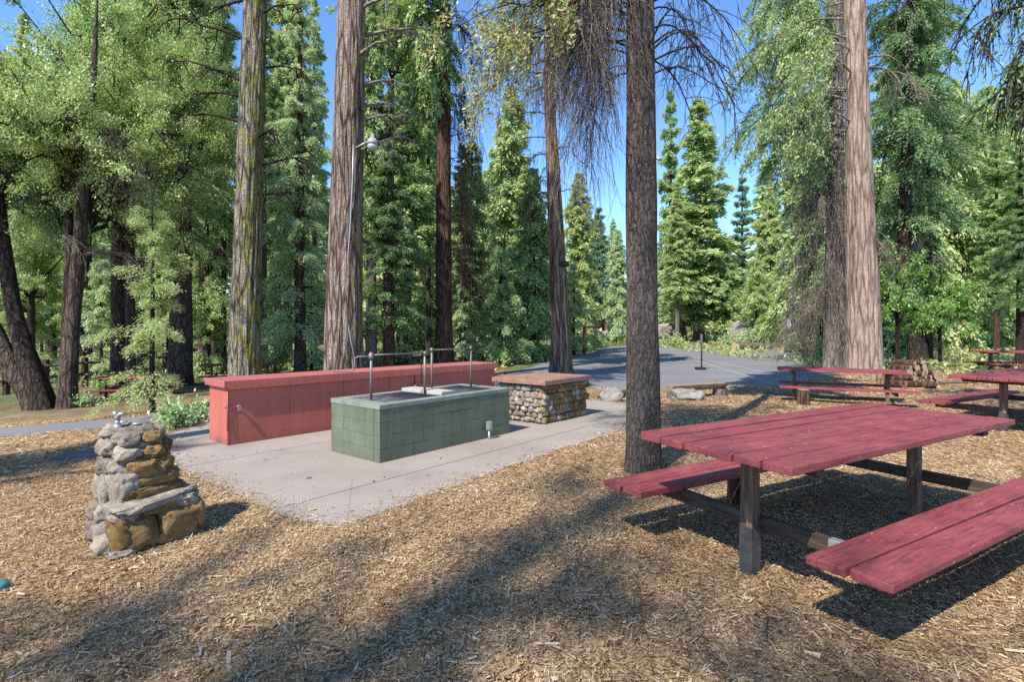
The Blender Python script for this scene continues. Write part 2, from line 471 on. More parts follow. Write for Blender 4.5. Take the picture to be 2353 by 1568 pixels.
class MB:
    """collects shapes into one mesh"""
    def __init__(s): s.v = []; s.f = []; s.mi = []; s.sm = []; s.n = 0

    def raw(s, V, faces, mi=0, smooth=False):
        V = np.asarray(V, float)
        s.v.append(V)
        for f in faces: s.f.append(tuple(int(i) + s.n for i in f)); s.mi.append(mi); s.sm.append(smooth)
        s.n += len(V)

    def box(s, lo, hi, bev=0.0, mi=0, M=None, jit=0.0):
        bm = bmesh.new(); bmesh.ops.create_cube(bm, size=1.0)
        c = [(a + b) / 2 for a, b in zip(lo, hi)]; d = [abs(b - a) for a, b in zip(lo, hi)]
        for v in bm.verts:
            v.co = Vector((v.co.x * d[0] + c[0] + random.uniform(-jit, jit), v.co.y * d[1] + c[1] + random.uniform(-jit, jit), v.co.z * d[2] + c[2] + random.uniform(-jit, jit)))
        if bev > 0: bmesh.ops.bevel(bm, geom=bm.edges[:], offset=bev, segments=2, affect='EDGES', profile=0.6)
        if M is not None: bm.transform(M)
        bm.verts.index_update()
        s.raw([v.co[:] for v in bm.verts], [[v.index for v in f.verts] for f in bm.faces], mi, False)
        bm.free(); return s

    def tube(s, pts, rad, n=8, mi=0, cap=True, capmi=None, smooth=True):
        pts = np.asarray(pts, float); K = len(pts)
        rad = np.full(K, rad) if np.isscalar(rad) else np.asarray(rad, float)
        T = np.gradient(pts, axis=0); T /= np.linalg.norm(T, axis=1)[:, None] + 1e-9
        ref = np.array([0, 0, 1.0]) if abs(T[0, 2]) < 0.9 else np.array([1.0, 0, 0])
        A = np.cross(T, ref); A /= np.linalg.norm(A, axis=1)[:, None] + 1e-9
        B = np.cross(T, A)
        th = np.linspace(0, 2 * PI, n, endpoint=False)
        V = pts[:, None] + rad[:, None, None] * (np.cos(th)[None, :, None] * A[:, None] + np.sin(th)[None, :, None] * B[:, None])
        fs = [(k * n + i, k * n + (i + 1) % n, (k + 1) * n + (i + 1) % n, (k + 1) * n + i) for k in range(K - 1) for i in range(n)]
        b = s.n
        s.raw(V.reshape(-1, 3), fs, mi, smooth)
        if cap:
            for k in (0, K - 1):
                ring = [b + k * n + i for i in range(n)]
                s.f.append(tuple(ring if k else ring[::-1])); s.mi.append(mi if capmi is None else capmi); s.sm.append(False)
        return s

    def cyl(s, c, r, z0, z1, n=16, mi=0, capmi=None):
        return s.tube([(c[0], c[1], z0), (c[0], c[1], z1)], r, n, mi, True, capmi)

    def build(s, name, mats, parent=None):
        me = bpy.data.meshes.new(name)
        V = np.concatenate(s.v)
        me.from_pydata([tuple(v) for v in V], [], s.f)
        me.polygons.foreach_set('material_index', np.array(s.mi, np.int32))
        me.polygons.foreach_set('use_smooth', np.array(s.sm, bool))
        me.update()
        return put(name, me, parent, mats if isinstance(mats, (tuple, list)) else (mats,))


def sinnoise(P, seed, freq, octs=4, gain=0.55):
    r = np.random.default_rng(seed); out = np.zeros(len(P)); a = 1.0
    for o in range(octs):
        for _ in range(3):
            k = r.normal(size=3); k *= freq / np.linalg.norm(k)
            out += a / 3 * np.sin(P @ k + r.uniform(0, 6.28))
        freq *= 2.0; a *= gain
    return out


_ico = {}


def ico(sub):
    if sub not in _ico:
        bm = bmesh.new(); bmesh.ops.create_icosphere(bm, subdivisions=sub, radius=1.0); bm.verts.index_update()
        _ico[sub] = (np.array([v.co[:] for v in bm.verts]), [[v.index for v in f.verts] for f in bm.faces]); bm.free()
    return _ico[sub]


def rock(mb, c, size, seed, sub=3, rz=0.0, boxy=0.6, rough=0.16, mi=0):
    V, Fc = ico(sub)
    P = np.sign(V) * np.abs(V) ** boxy  # squarish fieldstone
    P = P / np.max(np.abs(P), axis=0)
    d = 1 + rough * sinnoise(V, seed, 2.4, 5, 0.68) - rough * 0.75 * np.abs(sinnoise(V, seed + 77, 5.0, 4, 0.66))
    P = P * d[:, None] * np.asarray(size) * 0.5
    r = np.random.default_rng(seed + 5)
    tl = r.normal(0, 0.12, 2)
    R = np.array(Matrix.Rotation(rz, 3, 'Z') @ Matrix.Rotation(tl[0], 3, 'X') @ Matrix.Rotation(tl[1], 3, 'Y'))
    mb.raw(P @ R.T + np.asarray(c), Fc, mi, True)


def tubes_np(C, Rr, sides=3):
    """C (N,K,3) curves, Rr (N,K) radii -> V, F"""
    N, K, _ = C.shape
    T = np.gradient(C, axis=1); T /= np.linalg.norm(T, axis=2, keepdims=True) + 1e-9
    ref = np.zeros_like(T); ref[..., 0] = 0.31; ref[..., 1] = 0.73; ref[..., 2] = 0.61
    A = np.cross(T, ref); A /= np.linalg.norm(A, axis=2, keepdims=True) + 1e-9
    B = np.cross(T, A)
    th = np.linspace(0, 2 * PI, sides, endpoint=False)
    V = C[:, :, None] + Rr[:, :, None, None] * (np.cos(th)[None, None, :, None] * A[:, :, None] + np.sin(th)[None, None, :, None] * B[:, :, None])
    idx = np.arange(N * K * sides).reshape(N, K, sides)
    nx = np.roll(idx, -1, axis=2)
    Fq = np.stack([idx[:, :-1], nx[:, :-1], nx[:, 1:], idx[:, 1:]], -1).reshape(-1, 4)
    return V.reshape(-1, 3), Fq


def leafq(P, D, S, L, W):
    L = np.asarray(L).reshape(-1, 1); W = np.asarray(W).reshape(-1, 1)
    m = P + D * L * 0.5
    return np.stack([P, m + S * W * 0.5, P + D * L, m - S * W * 0.5], 1)


def unit(v): return v / (np.linalg.norm(v, axis=-1, keepdims=True) + 1e-9)


# ------------------------------------------------------------------ tree prototypes
def crown_me(Q, bv, bf):
    V = np.concatenate([Q.reshape(-1, 3), bv]); n = len(Q)
    Fq = np.concatenate([np.arange(n * 4).reshape(n, 4), bf + n * 4])
    return mesh_np('crown', V, Fq, False, np.concatenate([np.zeros(n, int), np.ones(len(bf), int)]))


def conifer_proto(seed, Hc, R, nb, ntw, nq, L, W, droop=0.45, up=0.12, prof=0.85, low=0.55, tiers=0, tip_droop=0.5, gap=0.0):
    r = np.random.default_rng(seed)
    fr = np.sort(r.random(nb) ** 1.05)
    if tiers: fr = np.clip((np.floor(fr * tiers) + r.normal(0.5, 0.16, nb)) / tiers, 0.005, 0.995)
    bl = R * (np.clip(1 - fr, 0, 1) ** prof) * np.minimum(1, low + fr * 3.0) * r.uniform(0.55, 1.12, nb) + 0.12
    if gap > 0: bl *= np.where(r.random(nb) < gap, 0.45, 1.0)
    az = np.arange(nb) * 2.39996 + r.normal(0, 0.5, nb)
    z = fr * Hc
    dirx = np.stack([np.cos(az), np.sin(az), np.zeros(nb)], 1)
    upv = up + 0.5 * fr ** 2 + r.normal(0, 0.06, nb)
    dr = droop * (1 - 0.5 * fr) * r.uniform(0.7, 1.3, nb)

    def bpos(bi, t):
        return dirx[bi] * (bl[bi] * t)[:, None] + np.stack([np.zeros_like(t), np.zeros_like(t), z[bi] + bl[bi] * (upv[bi] * t - dr[bi] * t * t)], 1)
    # limbs
    K = 6; tt = np.linspace(0, 0.92, K)
    C = np.stack([bpos(np.arange(nb), np.full(nb, t)) for t in tt], 1)
    rad = (0.012 + 0.013 * bl)[:, None] * (1 - 0.85 * tt)[None]
    bv, bf = tubes_np(C, rad, 3)
    # twigs
    bi = np.repeat(np.arange(nb), ntw); n = len(bi)
    t = np.tile(np.linspace(0.14, 1.0, ntw), nb) + r.normal(0, 0.02, n); t = np.clip(t, 0.1, 1)
    side = np.where(np.tile(np.arange(ntw), nb) % 2 == 0, 1.0, -1.0)
    tl = bl[bi] * 0.42 * (1.12 - t) ** 0.8 * r.uniform(0.5, 1.25, n) + 0.10
    p0 = bpos(bi, t)
    ang = az[bi] + side * r.uniform(0.55, 1.15, n) * (1.05 - 0.75 * t)
    td = np.stack([np.cos(ang), np.sin(ang), r.normal(-0.12, 0.16, n)], 1)
    # quads
    qi = np.repeat(np.arange(n), nq); m = len(qi)
    s = r.random(m)
    p = p0[qi] + td[qi] * (tl[qi] * s)[:, None]
    p[:, 2] -= tip_droop * tl[qi] * s * s
    p += r.normal(0, 0.035 + L * 0.12, (m, 3))
    a2 = r.normal(0, 0.6, m)
    D = np.stack([td[qi, 0] * np.cos(a2) - td[qi, 1] * np.sin(a2), td[qi, 0] * np.sin(a2) + td[qi, 1] * np.cos(a2), td[qi, 2] - tip_droop * s * 0.9 + r.normal(0, 0.28, m)], 1)
    D = unit(D)
    # sprays face outwards and up, in every direction in between
    Nn = dirx[bi[qi]] * 0.75 + np.array([0, 0, 0.55]) + r.normal(0, 0.55, (m, 3))
    S = unit(np.cross(D, Nn))
    tp = 0.45 + 0.55 * np.clip((1 - fr[bi[qi]]) * 3.5, 0, 1)
    Q = leafq(p, D, S, L * tp * r.uniform(0.6, 1.3, m), W * tp * r.uniform(0.6, 1.3, m))
    return dict(crown=crown_me(Q, bv, bf), Hc=Hc, R=R, Q=Q)


def broad_proto(seed, Hc, R, nl, npl, L, W, flat=0.75, hang=0.15):
    r = np.random.default_rng(seed)
    # main limbs rising from the trunk head, clumps along their outer halves
    az = np.arange(nl) * 2.39996 + r.normal(0, 0.4, nl)
    el = r.uniform(0.0, 1.25, nl)
    ln = R * r.uniform(0.6, 1.05, nl)
    K = 7; tt = np.linspace(0, 1, K)
    d = np.stack([np.cos(az) * np.cos(el), np.sin(az) * np.cos(el), np.sin(el) * Hc / R * 0.9], 1)
    z0 = r.uniform(0.0, 0.35, nl) * Hc
    wob = r.normal(0, 0.10, (nl, K, 3)) * ln[:, None, None] * tt[None, :, None]
    C = d[:, None] * (ln[:, None] * tt[None])[:, :, None] + wob
    C[:, :, 2] += z0[:, None] - hang * ln[:, None] * tt[None] ** 2
    rad = (0.02 + 0.014 * ln)[:, None] * (1 - 0.8 * tt)[None]
    bv, bf = tubes_np(C, rad, 4)
    # secondary twigs
    ns = nl * 9; li = r.integers(0, nl, ns); k = r.integers(2, K, ns)
    st = C[li, k]; sd = unit(d[li] * 0.5 + r.normal(0, 0.7, (ns, 3))); sl = r.uniform(0.25, 0.5, ns) * R * 0.6
    t5 = np.linspace(0, 1, 4)
    C2 = st[:, None] + sd[:, None] * (sl[:, None] * t5)[:, :, None]; C2[:, :, 2] -= 0.2 * sl[:, None] * t5[None] ** 2
    v2, f2 = tubes_np(C2, (0.012 + 0 * sl)[:, None] * (1 - 0.7 * t5)[None], 3)
    bf = np.concatenate([bf, f2 + len(bv)]); bv = np.concatenate([bv, v2])
    m = ns * npl; qi = np.repeat(np.arange(ns), npl)
    s = r.uniform(0.15, 1.1, m)
    p = st[qi] + sd[qi] * (sl[qi] * s)[:, None] + r.normal(0, 0.075 * R / 4 + 0.03, (m, 3)) * np.array([1.3, 1.3, 0.6])
    D = unit(r.normal(0, 1, (m, 3)) * np.array([1, 1, 0.5]) + np.array([0, 0, -0.25]))
    Nn = unit(p - np.array([0, 0, 0.3 * Hc])) * 0.8 + np.array([0, 0, 0.5]) + r.normal(0, 0.6, (m, 3))
    S = unit(np.cross(D, Nn))
    Q = leafq(p, D, S, L * r.uniform(0.5, 1.6, m), W * r.uniform(0.6, 1.4, m))
    return dict(crown=crown_me(Q, bv, bf), Hc=Hc, R=R, Q=Q)


PROTO = {
    'fir_dense': conifer_proto(10, 22, 3.4, 280, 12, 15, 0.44, 0.16, 0.40, 0.16, 0.85, 0.8, tiers=30, gap=0.28),
    'fir_ragged': conifer_proto(26, 22, 3.0, 190, 13, 14, 0.46, 0.15, 0.5, 0.22, 0.7, 0.55, tiers=19, gap=0.45),
    'fir_a': conifer_proto(11, 22, 3.6, 190, 15, 14, 0.36, 0.14, 0.38, 0.14, 0.85, 0.6, tiers=26),
    'fir_b': conifer_proto(12, 20, 3.2, 170, 15, 15, 0.38, 0.14, 0.45, 0.20, 0.9, 0.6, tiers=26, gap=0.1),
    'fir_c': conifer_proto(13, 24, 3.0, 150, 14, 16, 0.38, 0.11, 0.30, 0.05, 0.7, 0.7),
    'cedar_a': conifer_proto(14, 20, 3.4, 180, 15, 15, 0.40, 0.15, 0.70, 0.15, 0.55, 0.6, tip_droop=1.0, gap=0.25),
    'cedar_b': conifer_proto(15, 18, 3.0, 160, 15, 16, 0.40, 0.15, 0.85, 0.25, 0.5, 0.55, tip_droop=1.2, gap=0.25),
    'cedar_fine': conifer_proto(16, 16, 4.0, 120, 20, 36, 0.17, 0.055, 0.75, 0.20, 0.5, 0.5, tip_droop=1.1, gap=0.3),
    'fir_fine': conifer_proto(17, 16, 3.4, 150, 20, 30, 0.17, 0.05, 0.42, 0.08, 0.8, 0.7, tiers=20, tip_droop=0.4),
    'young_a': conifer_proto(18, 4.0, 1.15, 40, 13, 40, 0.062, 0.018, 0.42, 0.10, 0.7, 0.8, tiers=13, gap=0.25),
    'young_b': conifer_proto(19, 6.0, 1.5, 64, 14, 20, 0.16, 0.05, 0.40, 0.20, 0.8, 0.6, tip_droop=0.8),
    'oak_a': broad_proto(21, 6.0, 4.2, 30, 200, 0.11, 0.06),
    'oak_b': broad_proto(22, 7.0, 3.8, 28, 200, 0.11, 0.06),
    'oak_fine': broad_proto(23, 4.5, 4.2, 36, 280, 0.072, 0.040, hang=0.25),
    'thin': broad_proto(25, 4.0, 2.0, 16, 11, 0.10, 0.07, hang=0.3),
    'maple': broad_proto(24, 2.6, 2.0, 20, 42, 0.085, 0.06, hang=0.35),
}


def trunk_grid(path, rad, n=48, K=None, ridge=0.05, nr=14, seed=1, flare=0.5, fh=0.45, knob=0.05):
    """one tapered trunk; path (k,3) control points with radii, resampled"""
    path = np.asarray(path, float); rad = np.asarray(rad, float)
    seg = np.concatenate([[0], np.cumsum(np.linalg.norm(np.diff(path, axis=0), axis=1))])
    K = K or int(max(24, seg[-1] * 9))
    s = np.linspace(0, seg[-1], K)
    # smooth interpolation
    P = np.stack([np.interp(s, seg, path[:, i]) for i in range(3)], 1)
    ker = max(1, K // (len(path) * 3))
    if len(path) > 2 and ker > 1:
        for i in range(3):
            pad = np.concatenate([np.full(ker, P[0, i]), P[:, i], np.full(ker, P[-1, i])])
            pad[:ker] += np.arange(-ker, 0) * (P[1, i] - P[0, i]); pad[-ker:] += np.arange(1, ker + 1) * (P[-1, i] - P[-2, i])
            P[:, i] = np.convolve(pad, np.ones(2 * ker + 1) / (2 * ker + 1), 'valid')
    R = np.interp(s, seg, rad)
    th = np.linspace(0, 2 * PI, n, endpoint=False)
    r = np.random.default_rng(seed)
    S, TH = np.meshgrid(s, th, indexing='ij')
    ph = r.uniform(0, 6.28, 12)
    warp = 0.35 * np.sin(S * 1.1 + ph[0]) + 0.2 * np.sin(S * 2.7 + ph[1] + 2 * TH)
    rg = np.abs(np.sin(nr / 2 * TH + warp * 2 + ph[2])) ** 0.7 - 0.55 + 0.5 * np.sin((nr + 5) * TH + 1.3 * np.sin(S * 3.1 + ph[3]) + ph[4])
    lump = np.sin(2 * TH + S * 0.6 + ph[5]) + np.sin(3 * TH - S * 1.3 + ph[6]) + 0.6 * np.sin(S * 3.7 + 2 * TH + ph[7])
    fl = 1 + flare * np.exp(-S / fh) * (1 + 0.35 * np.sin(5 * TH + ph[8]) + 0.25 * np.sin(3 * TH + ph[9]))
    RR = R[:, None] * (1 + ridge * rg + knob * 0.5 * lump) * fl
    T = np.gradient(P, axis=0); T = unit(T)
    A = unit(np.cross(T, np.array([0, 1.0, 0.02]))); B = np.cross(T, A)
    V = P[:, None] + RR[..., None] * (np.cos(TH)[..., None] * A[:, None] + np.sin(TH)[..., None] * B[:, None])
    idx = np.arange(K * n).reshape(K, n); nx = np.roll(idx, -1, 1)
    Fq = np.stack([idx[:-1], nx[:-1], nx[1:], idx[1:]], -1).reshape(-1, 4)
    return V.reshape(-1, 3), Fq


def std_trunk(seed):
    v, f = trunk_grid([(0, 0, -0.3), (0.05, 0.02, 6), (-0.06, 0.04, 13), (0, 0, 20)], [0.3, 0.25, 0.17, 0.04], 16, 50, 0.05, 9, seed, 0.35, 0.5, 0.06)
    return mesh_np('trunk', v, f, True)


TRUNKS = [std_trunk(s) for s in (31, 32, 33)]
for me in TRUNKS: me.materials.append(MATS['bark_fir'])
for p in PROTO.values():
    p['crown'].materials.append(MATS['fol_mid']); p['crown'].materials.append(MATS['bark_dark'])


def own_mat(o, m):
    o.material_slots[0].link = 'OBJECT'; o.material_slots[0].material = MATS[m]


TREE_N = [0]


def plant_tree(name, label, X, Y, H, R, cb, proto, fol, bark, tr=0.25, lean=(0, 0), cat='tree', group=None, limbs=True):
    """one tree: root > trunk, branches, crown. H height, R crown radius, cb crown-base height"""
    TREE_N[0] += 1; k = TREE_N[0]
    zg = float(terr(X, Y))
    root = thing(name, label, cat, (X, Y, zg), 0, group)
    root.rotation_euler = (lean[1], lean[0], (k * 2.1) % 6.28)
    p = PROTO[proto]
    t = put('trunk', TRUNKS[k % 3], root); own_mat(t, bark)
    t.scale = (tr / 0.3, tr / 0.3, H / 20.0)
    hc = H - cb
    o = put('crown', p['crown'], root); own_mat(o, fol)
    o.location = (0, 0, cb); o.scale = (R / p['R'], R / p['R'], hc / p['Hc'])
    return root


def tree_px(name, label, px, Y, apex, hw, cbpy, proto, fol, bark='bark_fir', tw=20, **kw):
    X = (px - CX) * Y / F; zg = float(terr(X, Y))
    H = (HY - apex) * Y / F + CH - zg
    cb = max(0.3, (HY - cbpy) * Y / F + CH - zg)
    return plant_tree(name, label, X, Y, H, hw * Y / F, cb, proto, fol, bark, tw * Y / F / 2, **kw)


# ------------------------------------------------------------------ setting: ground
SLAB = [at(*p) for p in ((383, 1003), (392, 1040), (408, 1074), (520, 1128), (640, 1180), (700, 1203), (770, 1213), (850, 1193), (960, 1150), (1100, 1100), (1270, 1040), (1400, 1000), (1445, 984), (1450, 950), (1438, 930), (1375, 921))]
SLAB += [(-0.6, 11.2), (-2.2, 10.2), (-4.6, 7.9)]
SLAB = np.array(SLAB)
PATHC = np.array([(-16.0, 7.0), (-10.5, 7.6), (-7.5, 8.15), (-5.6, 8.8), (-4.2, 10.0), (-2.6, 11.9), (-0.5, 13.6), (1.6, 14.6)])
COURT = np.array([at(*p) for p in ((1150, 868), (1262, 905), (1345, 893), (1520, 893), (1660, 890), (1790, 886), (1925, 862), (1930, 836), (1880, 818), (1780, 802), (1640, 797), (1500, 794), (1400, 797), (1300, 818))])


def inside(P, poly):
    x, y = P[:, 0], P[:, 1]; c = np.zeros(len(P), bool); j = len(poly) - 1
    for i in range(len(poly)):
        xi, yi = poly[i]; xj, yj = poly[j]
        m = ((yi > y) != (yj > y)) & (x < (xj - xi) * (y - yi) / (yj - yi + 1e-12) + xi)
        c ^= m; j = i
    return c


def pdist(P, poly, closed=True):
    d = np.full(len(P), 1e9); n = len(poly)
    for i in range(n if closed else n - 1):
        a = poly[i]; b = poly[(i + 1) % n]; ab = b - a
        t = np.clip(((P - a) @ ab) / (ab @ ab), 0, 1)
        d = np.minimum(d, np.linalg.norm(P - (a + t[:, None] * ab), axis=1))
    return d


def mound(x, y):
    return 0.012 * np.sin(1.9 * x + 0.6 * y) * np.sin(1.3 * y - 0.7 * x + 1) + 0.008 * np.sin(4.3 * x - 2.1 * y) + 0.006 * np.sin(3.3 * y + 5.1 * x)


def ground_z(x, y):
    P = np.stack([x, y], 1)
    z = terr(x, y) + mound(x, y)
    ds = pdist(P, SLAB) * np.where(inside(P, SLAB), -1, 1)
    dp = pdist(P, PATHC, False) - 0.62
    dc = pdist(P, COURT) * np.where(inside(P, COURT), -1, 1)
    low = np.minimum(np.minimum(ds, dp), dc)
    z = terr(x, y) + mound(x, y) * sstep(0.0, 0.7, low) + 0.010 * (1 - sstep(0.0, 0.6, low))
    return z - 0.06 * sstep(0.02, 0.2, -low)


def grid_axis(lo, hi, c0, c1, fine, g):
    a = list(np.arange(c0, c1 + 1e-6, fine)); s = fine; x = c1
    while x < hi: s *= g; x += s; a.append(x)
    s = fine; x = c0
    while x > lo: s *= g; x -= s; a.insert(0, x)
    return np.array(a)


gx = grid_axis(-170, 170, -7, 9, 0.12, 1.07); gy = grid_axis(-60, 230, 1.0, 14, 0.12, 1.06)
XX, YY = np.meshgrid(gx, gy, indexing='ij'); fx, fy = XX.ravel(), YY.ravel()
zz = ground_z(fx, fy)
nx_, ny_ = len(gx), len(gy)
idx = np.arange(nx_ * ny_).reshape(nx_, ny_)
Fq = np.stack([idx[:-1, :-1], idx[1:, :-1], idx[1:, 1:], idx[:-1, 1:]], -1).reshape(-1, 4)
gme = mesh_np('ground', np.stack([fx, fy, zz], 1), Fq, True)
wob = 1.2 * np.sin(fx * 0.5) + 0.8 * np.sin(fy * 0.7 + fx * 0.3)
forest = np.maximum.reduce([sstep(16, 20, fy + wob + 0.0 * fx), sstep(6.0, 8.5, -fx + wob * 0.5) * sstep(8.5, 10.5, fy), sstep(13, 17, np.abs(fx) + wob)])
a_ = gme.attributes.new('forest', 'FLOAT', 'POINT'); a_.data.foreach_set('value', forest.astype(np.float32))
g_o = put('ground', gme, None, ('mulch_ground',)); g_o['kind'] = 'structure'


def sheet(name, poly, zoff, mat, step=0.5, thick=0.0):
    """flat surfacing following the terrain, clipped to an outline"""
    bm = bmesh.new()
    vs = [bm.verts.new((p[0], p[1], 0)) for p in poly]
    f = bm.faces.new(vs)
    if f.normal.z < 0: f.normal_flip()
    if step:
        mn = poly.min(0); mx = poly.max(0)
        for ax in (0, 1):
            q = mn[ax] + step
            while q < mx[ax]:
                no = (1, 0, 0) if ax == 0 else (0, 1, 0); co = (q, 0, 0) if ax == 0 else (0, q, 0)
                bmesh.ops.bisect_plane(bm, geom=bm.verts[:] + bm.edges[:] + bm.faces[:], plane_co=co, plane_no=no)
                q += step
    bm.normal_update()
    for v in bm.verts: v.co.z = float(terr(v.co.x, v.co.y)) + zoff
    if thick:
        bmesh.ops.recalc_face_normals(bm, faces=bm.faces[:])
        up = sum(f.normal.z for f in bm.faces)
        if up < 0: bmesh.ops.reverse_faces(bm, faces=bm.faces[:])
        r = bmesh.ops.extrude_face_region(bm, geom=bm.faces[:])
        for e in r['geom']:
            if isinstance(e, bmesh.types.BMVert): e.co.z -= thick
    bmesh.ops.recalc_face_normals(bm, faces=bm.faces[:])
    me = bpy.data.meshes.new(name); bm.to_mesh(me); bm.free()
    o = put(name, me, None, (mat,)); o['kind'] = 'structure'
    return o


def jag(poly, amp, step, seed):
    r = np.random.default_rng(seed); out = []
    n = len(poly)
    for i in range(n):
        a, b = poly[i], poly[(i + 1) % n]; L = np.linalg.norm(b - a); k = max(1, int(L / step))
        nrm = np.array([-(b - a)[1], (b - a)[0]]) / (L + 1e-9)
        for j in range(k): out.append(a + (b - a) * j / k + nrm * r.normal(0, amp))
    return np.array(out)


# patio slab, cast in bays with tooled joints between them
U = np.array([0.635, 0.772]); U /= np.linalg.norm(U); Vv = np.array([-U[1], U[0]])


def half(poly, p, n):
    out = []
    for i in range(len(poly)):
        a, b = poly[i], poly[(i + 1) % len(poly)]; da, db = (a - p) @ n, (b - p) @ n
        if da >= 0: out.append(a)
        if (da >= 0) != (db >= 0): out.append(a + (b - a) * da / (da - db))
    return np.array(out)


slab_j = jag(SLAB, 0.012, 0.25, 4)
j1 = np.array(at(421, 1077)); j2 = np.array(at(648, 1170))
cuts = [-1e3, (j2 @ Vv), (j1 @ Vv), 1e3]
for a, b in zip(cuts[:-1], cuts[1:]):
    bay = half(half(slab_j, Vv * (a + 0.006), Vv), Vv * (b - 0.006), -Vv)
    if len(bay) > 2: sheet('patio_slab', bay, 0.012, 'concrete', 1.0, 0.12)


def ribbon(c, w):
    T = unit(np.gradient(c, axis=0)); N = np.stack([-T[:, 1], T[:, 0]], 1)
    return np.concatenate([c + N * w, (c - N * w)[::-1]])


cs = np.linspace(0, 1, 40); sg = np.linspace(0, 1, len(PATHC))
PATHS = np.stack([np.interp(cs, sg, PATHC[:, i]) for i in (0, 1)], 1)
for _ in range(6): PATHS[1:-1] = (PATHS[:-2] + 2 * PATHS[1:-1] + PATHS[2:]) / 4
sheet('path', ribbon(PATHS, 0.62), 0.010, 'asphalt', 0.8, 0.08)
sheet('court', jag(COURT, 0.06, 0.8, 6), 0.014, 'asphalt', 3.0, 0.1)


def line_mark(p, q, w=0.07):
    a, b = np.array(at(*p)), np.array(at(*q)); d = (b - a) / np.linalg.norm(b - a); n = np.array([-d[1], d[0]]) * w / 2
    return sheet('court_marking', np.array([a - n, b - n, b + n, a + n]), 0.019, 'line_paint', 2.0)


for p, q, w in (((1400, 806), (1890, 836), .10), ((1425, 801), (1760, 803), .16), ((1335, 838), (1430, 800), .08), ((1510, 815), (1760, 816), .13),
                ((1590, 822), (1850, 876), .08), ((1640, 813), (1700, 800), .10), ((1860, 847), (1925, 856), .08), ((1780, 885), (1560, 818), .07)):
    line_mark(p, q, w)

# ------------------------------------------------------------------ wood chips (mulch)


def chips(n, xr, yr, dens_pow, size, seed, slim=0.23):
    r = np.random.default_rng(seed)
    y = yr[0] + (yr[1] - yr[0]) * r.random(n) ** dens_pow
    hwid = np.minimum(1.15 * y + 1.2, xr)
    x = r.uniform(-1, 1, n) * hwid
    P = np.stack([x, y], 1)
    keep = ~inside(P, SLAB) | ((pdist(P, SLAB) < 0.30 * r.random(n) ** 3) & (r.random(n) < 0.7))
    keep &= ~inside(P, COURT) & (pdist(P, PATHC, False) > 0.6)
    wobl = 1.2 * np.sin(x * 0.5) + 0.8 * np.sin(y * 0.7 + x * 0.3)
    keep &= ~((-x + wobl * 0.5 > 7.2) & (y > 9.2)) & ~(y + wobl > 17.5)
    x, y, P = x[keep], y[keep], P[keep]; n = len(x)
    ins = inside(P, SLAB)
    z = np.where(ins, terr(x, y) + 0.014, ground_z(x, y)) + r.uniform(0.0, 0.016, n)
    L = size * np.exp(r.normal(0, 0.5, n)); W = np.minimum(L * 0.6, size * slim * np.exp(r.normal(0, 0.45, n)))
    a = r.uniform(0, 2 * PI, n)
    D = unit(np.stack([np.cos(a), np.sin(a), r.normal(0, 0.20, n)], 1))
    S = unit(np.cross(D, np.stack([r.normal(0, 0.35, n), r.normal(0, 0.35, n), np.ones(n)], 1)))
    c = np.stack([x, y, z], 1)
    hl = D * L[:, None] / 2; hw = S * W[:, None] / 2
    tp = r.uniform(0.2, 1.0, (n, 1)); tq = r.uniform(0.2, 1.0, (n, 1))
    return np.stack([c - hl - hw * tp, c + hl - hw * tq, c + hl + hw * tq, c - hl + hw * tp], 1)


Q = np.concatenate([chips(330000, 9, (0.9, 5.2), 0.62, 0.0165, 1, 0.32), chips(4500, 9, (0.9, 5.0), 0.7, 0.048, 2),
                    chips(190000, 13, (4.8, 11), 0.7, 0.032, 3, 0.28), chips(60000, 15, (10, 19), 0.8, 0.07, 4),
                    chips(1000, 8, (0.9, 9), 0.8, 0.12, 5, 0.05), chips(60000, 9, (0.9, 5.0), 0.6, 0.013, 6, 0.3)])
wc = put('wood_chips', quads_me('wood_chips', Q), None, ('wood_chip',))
tag(wc, 'loose tan wood chip mulch covering the ground', 'mulch', kind='stuff')

# ------------------------------------------------------------------ red storage counter
def rz_of(d): return math.atan2(d[1], d[0])


UR = np.array([0.665, 0.747]); UR /= np.linalg.norm(UR)
rc = thing('storage_counter', 'long low salmon red storage counter with flat lid and padlocked hasps', 'counter', (-3.39, 6.37, 0.012), rz_of(UR))
L, W, Hh = 4.62, 0.56, 0.70
m = MB()
for i in range(6):   # painted panels with hairline joints
    x0, x1 = i * L / 6, (i + 1) * L / 6
    m.box((x0 + (0.0022 if i else 0.02), 0, 0.0), (x1 - 0.0022, 0.02, Hh - 0.012), 0.002)
m.box((0.0, 0.0205, 0), (0.02, W, Hh - 0.012), 0.002)
m.box((L - 0.02, 0.0205, 0), (L, W, Hh - 0.012), 0.002)
m.box((0.0205, W - 0.02, 0), (L - 0.0205, W, Hh - 0.012), 0.002)
m.box((0.0, -0.004, 0.0), (0.0185, 0.018, Hh - 0.014), 0.003)
m.build('cabinet_body', 'salmon_paint', rc)
m = MB()
m.box((-0.045, -0.035, Hh - 0.01), (L + 0.045, W + 0.04, Hh + 0.075), 0.008)
m.build('lid', 'salmon_lid', rc)
m = MB(); m.box((0.0, -0.042, Hh - 0.03), (L, -0.0365, Hh + 0.045), 0.001)
m.build('lid_edging', 'salmon_paint', rc)
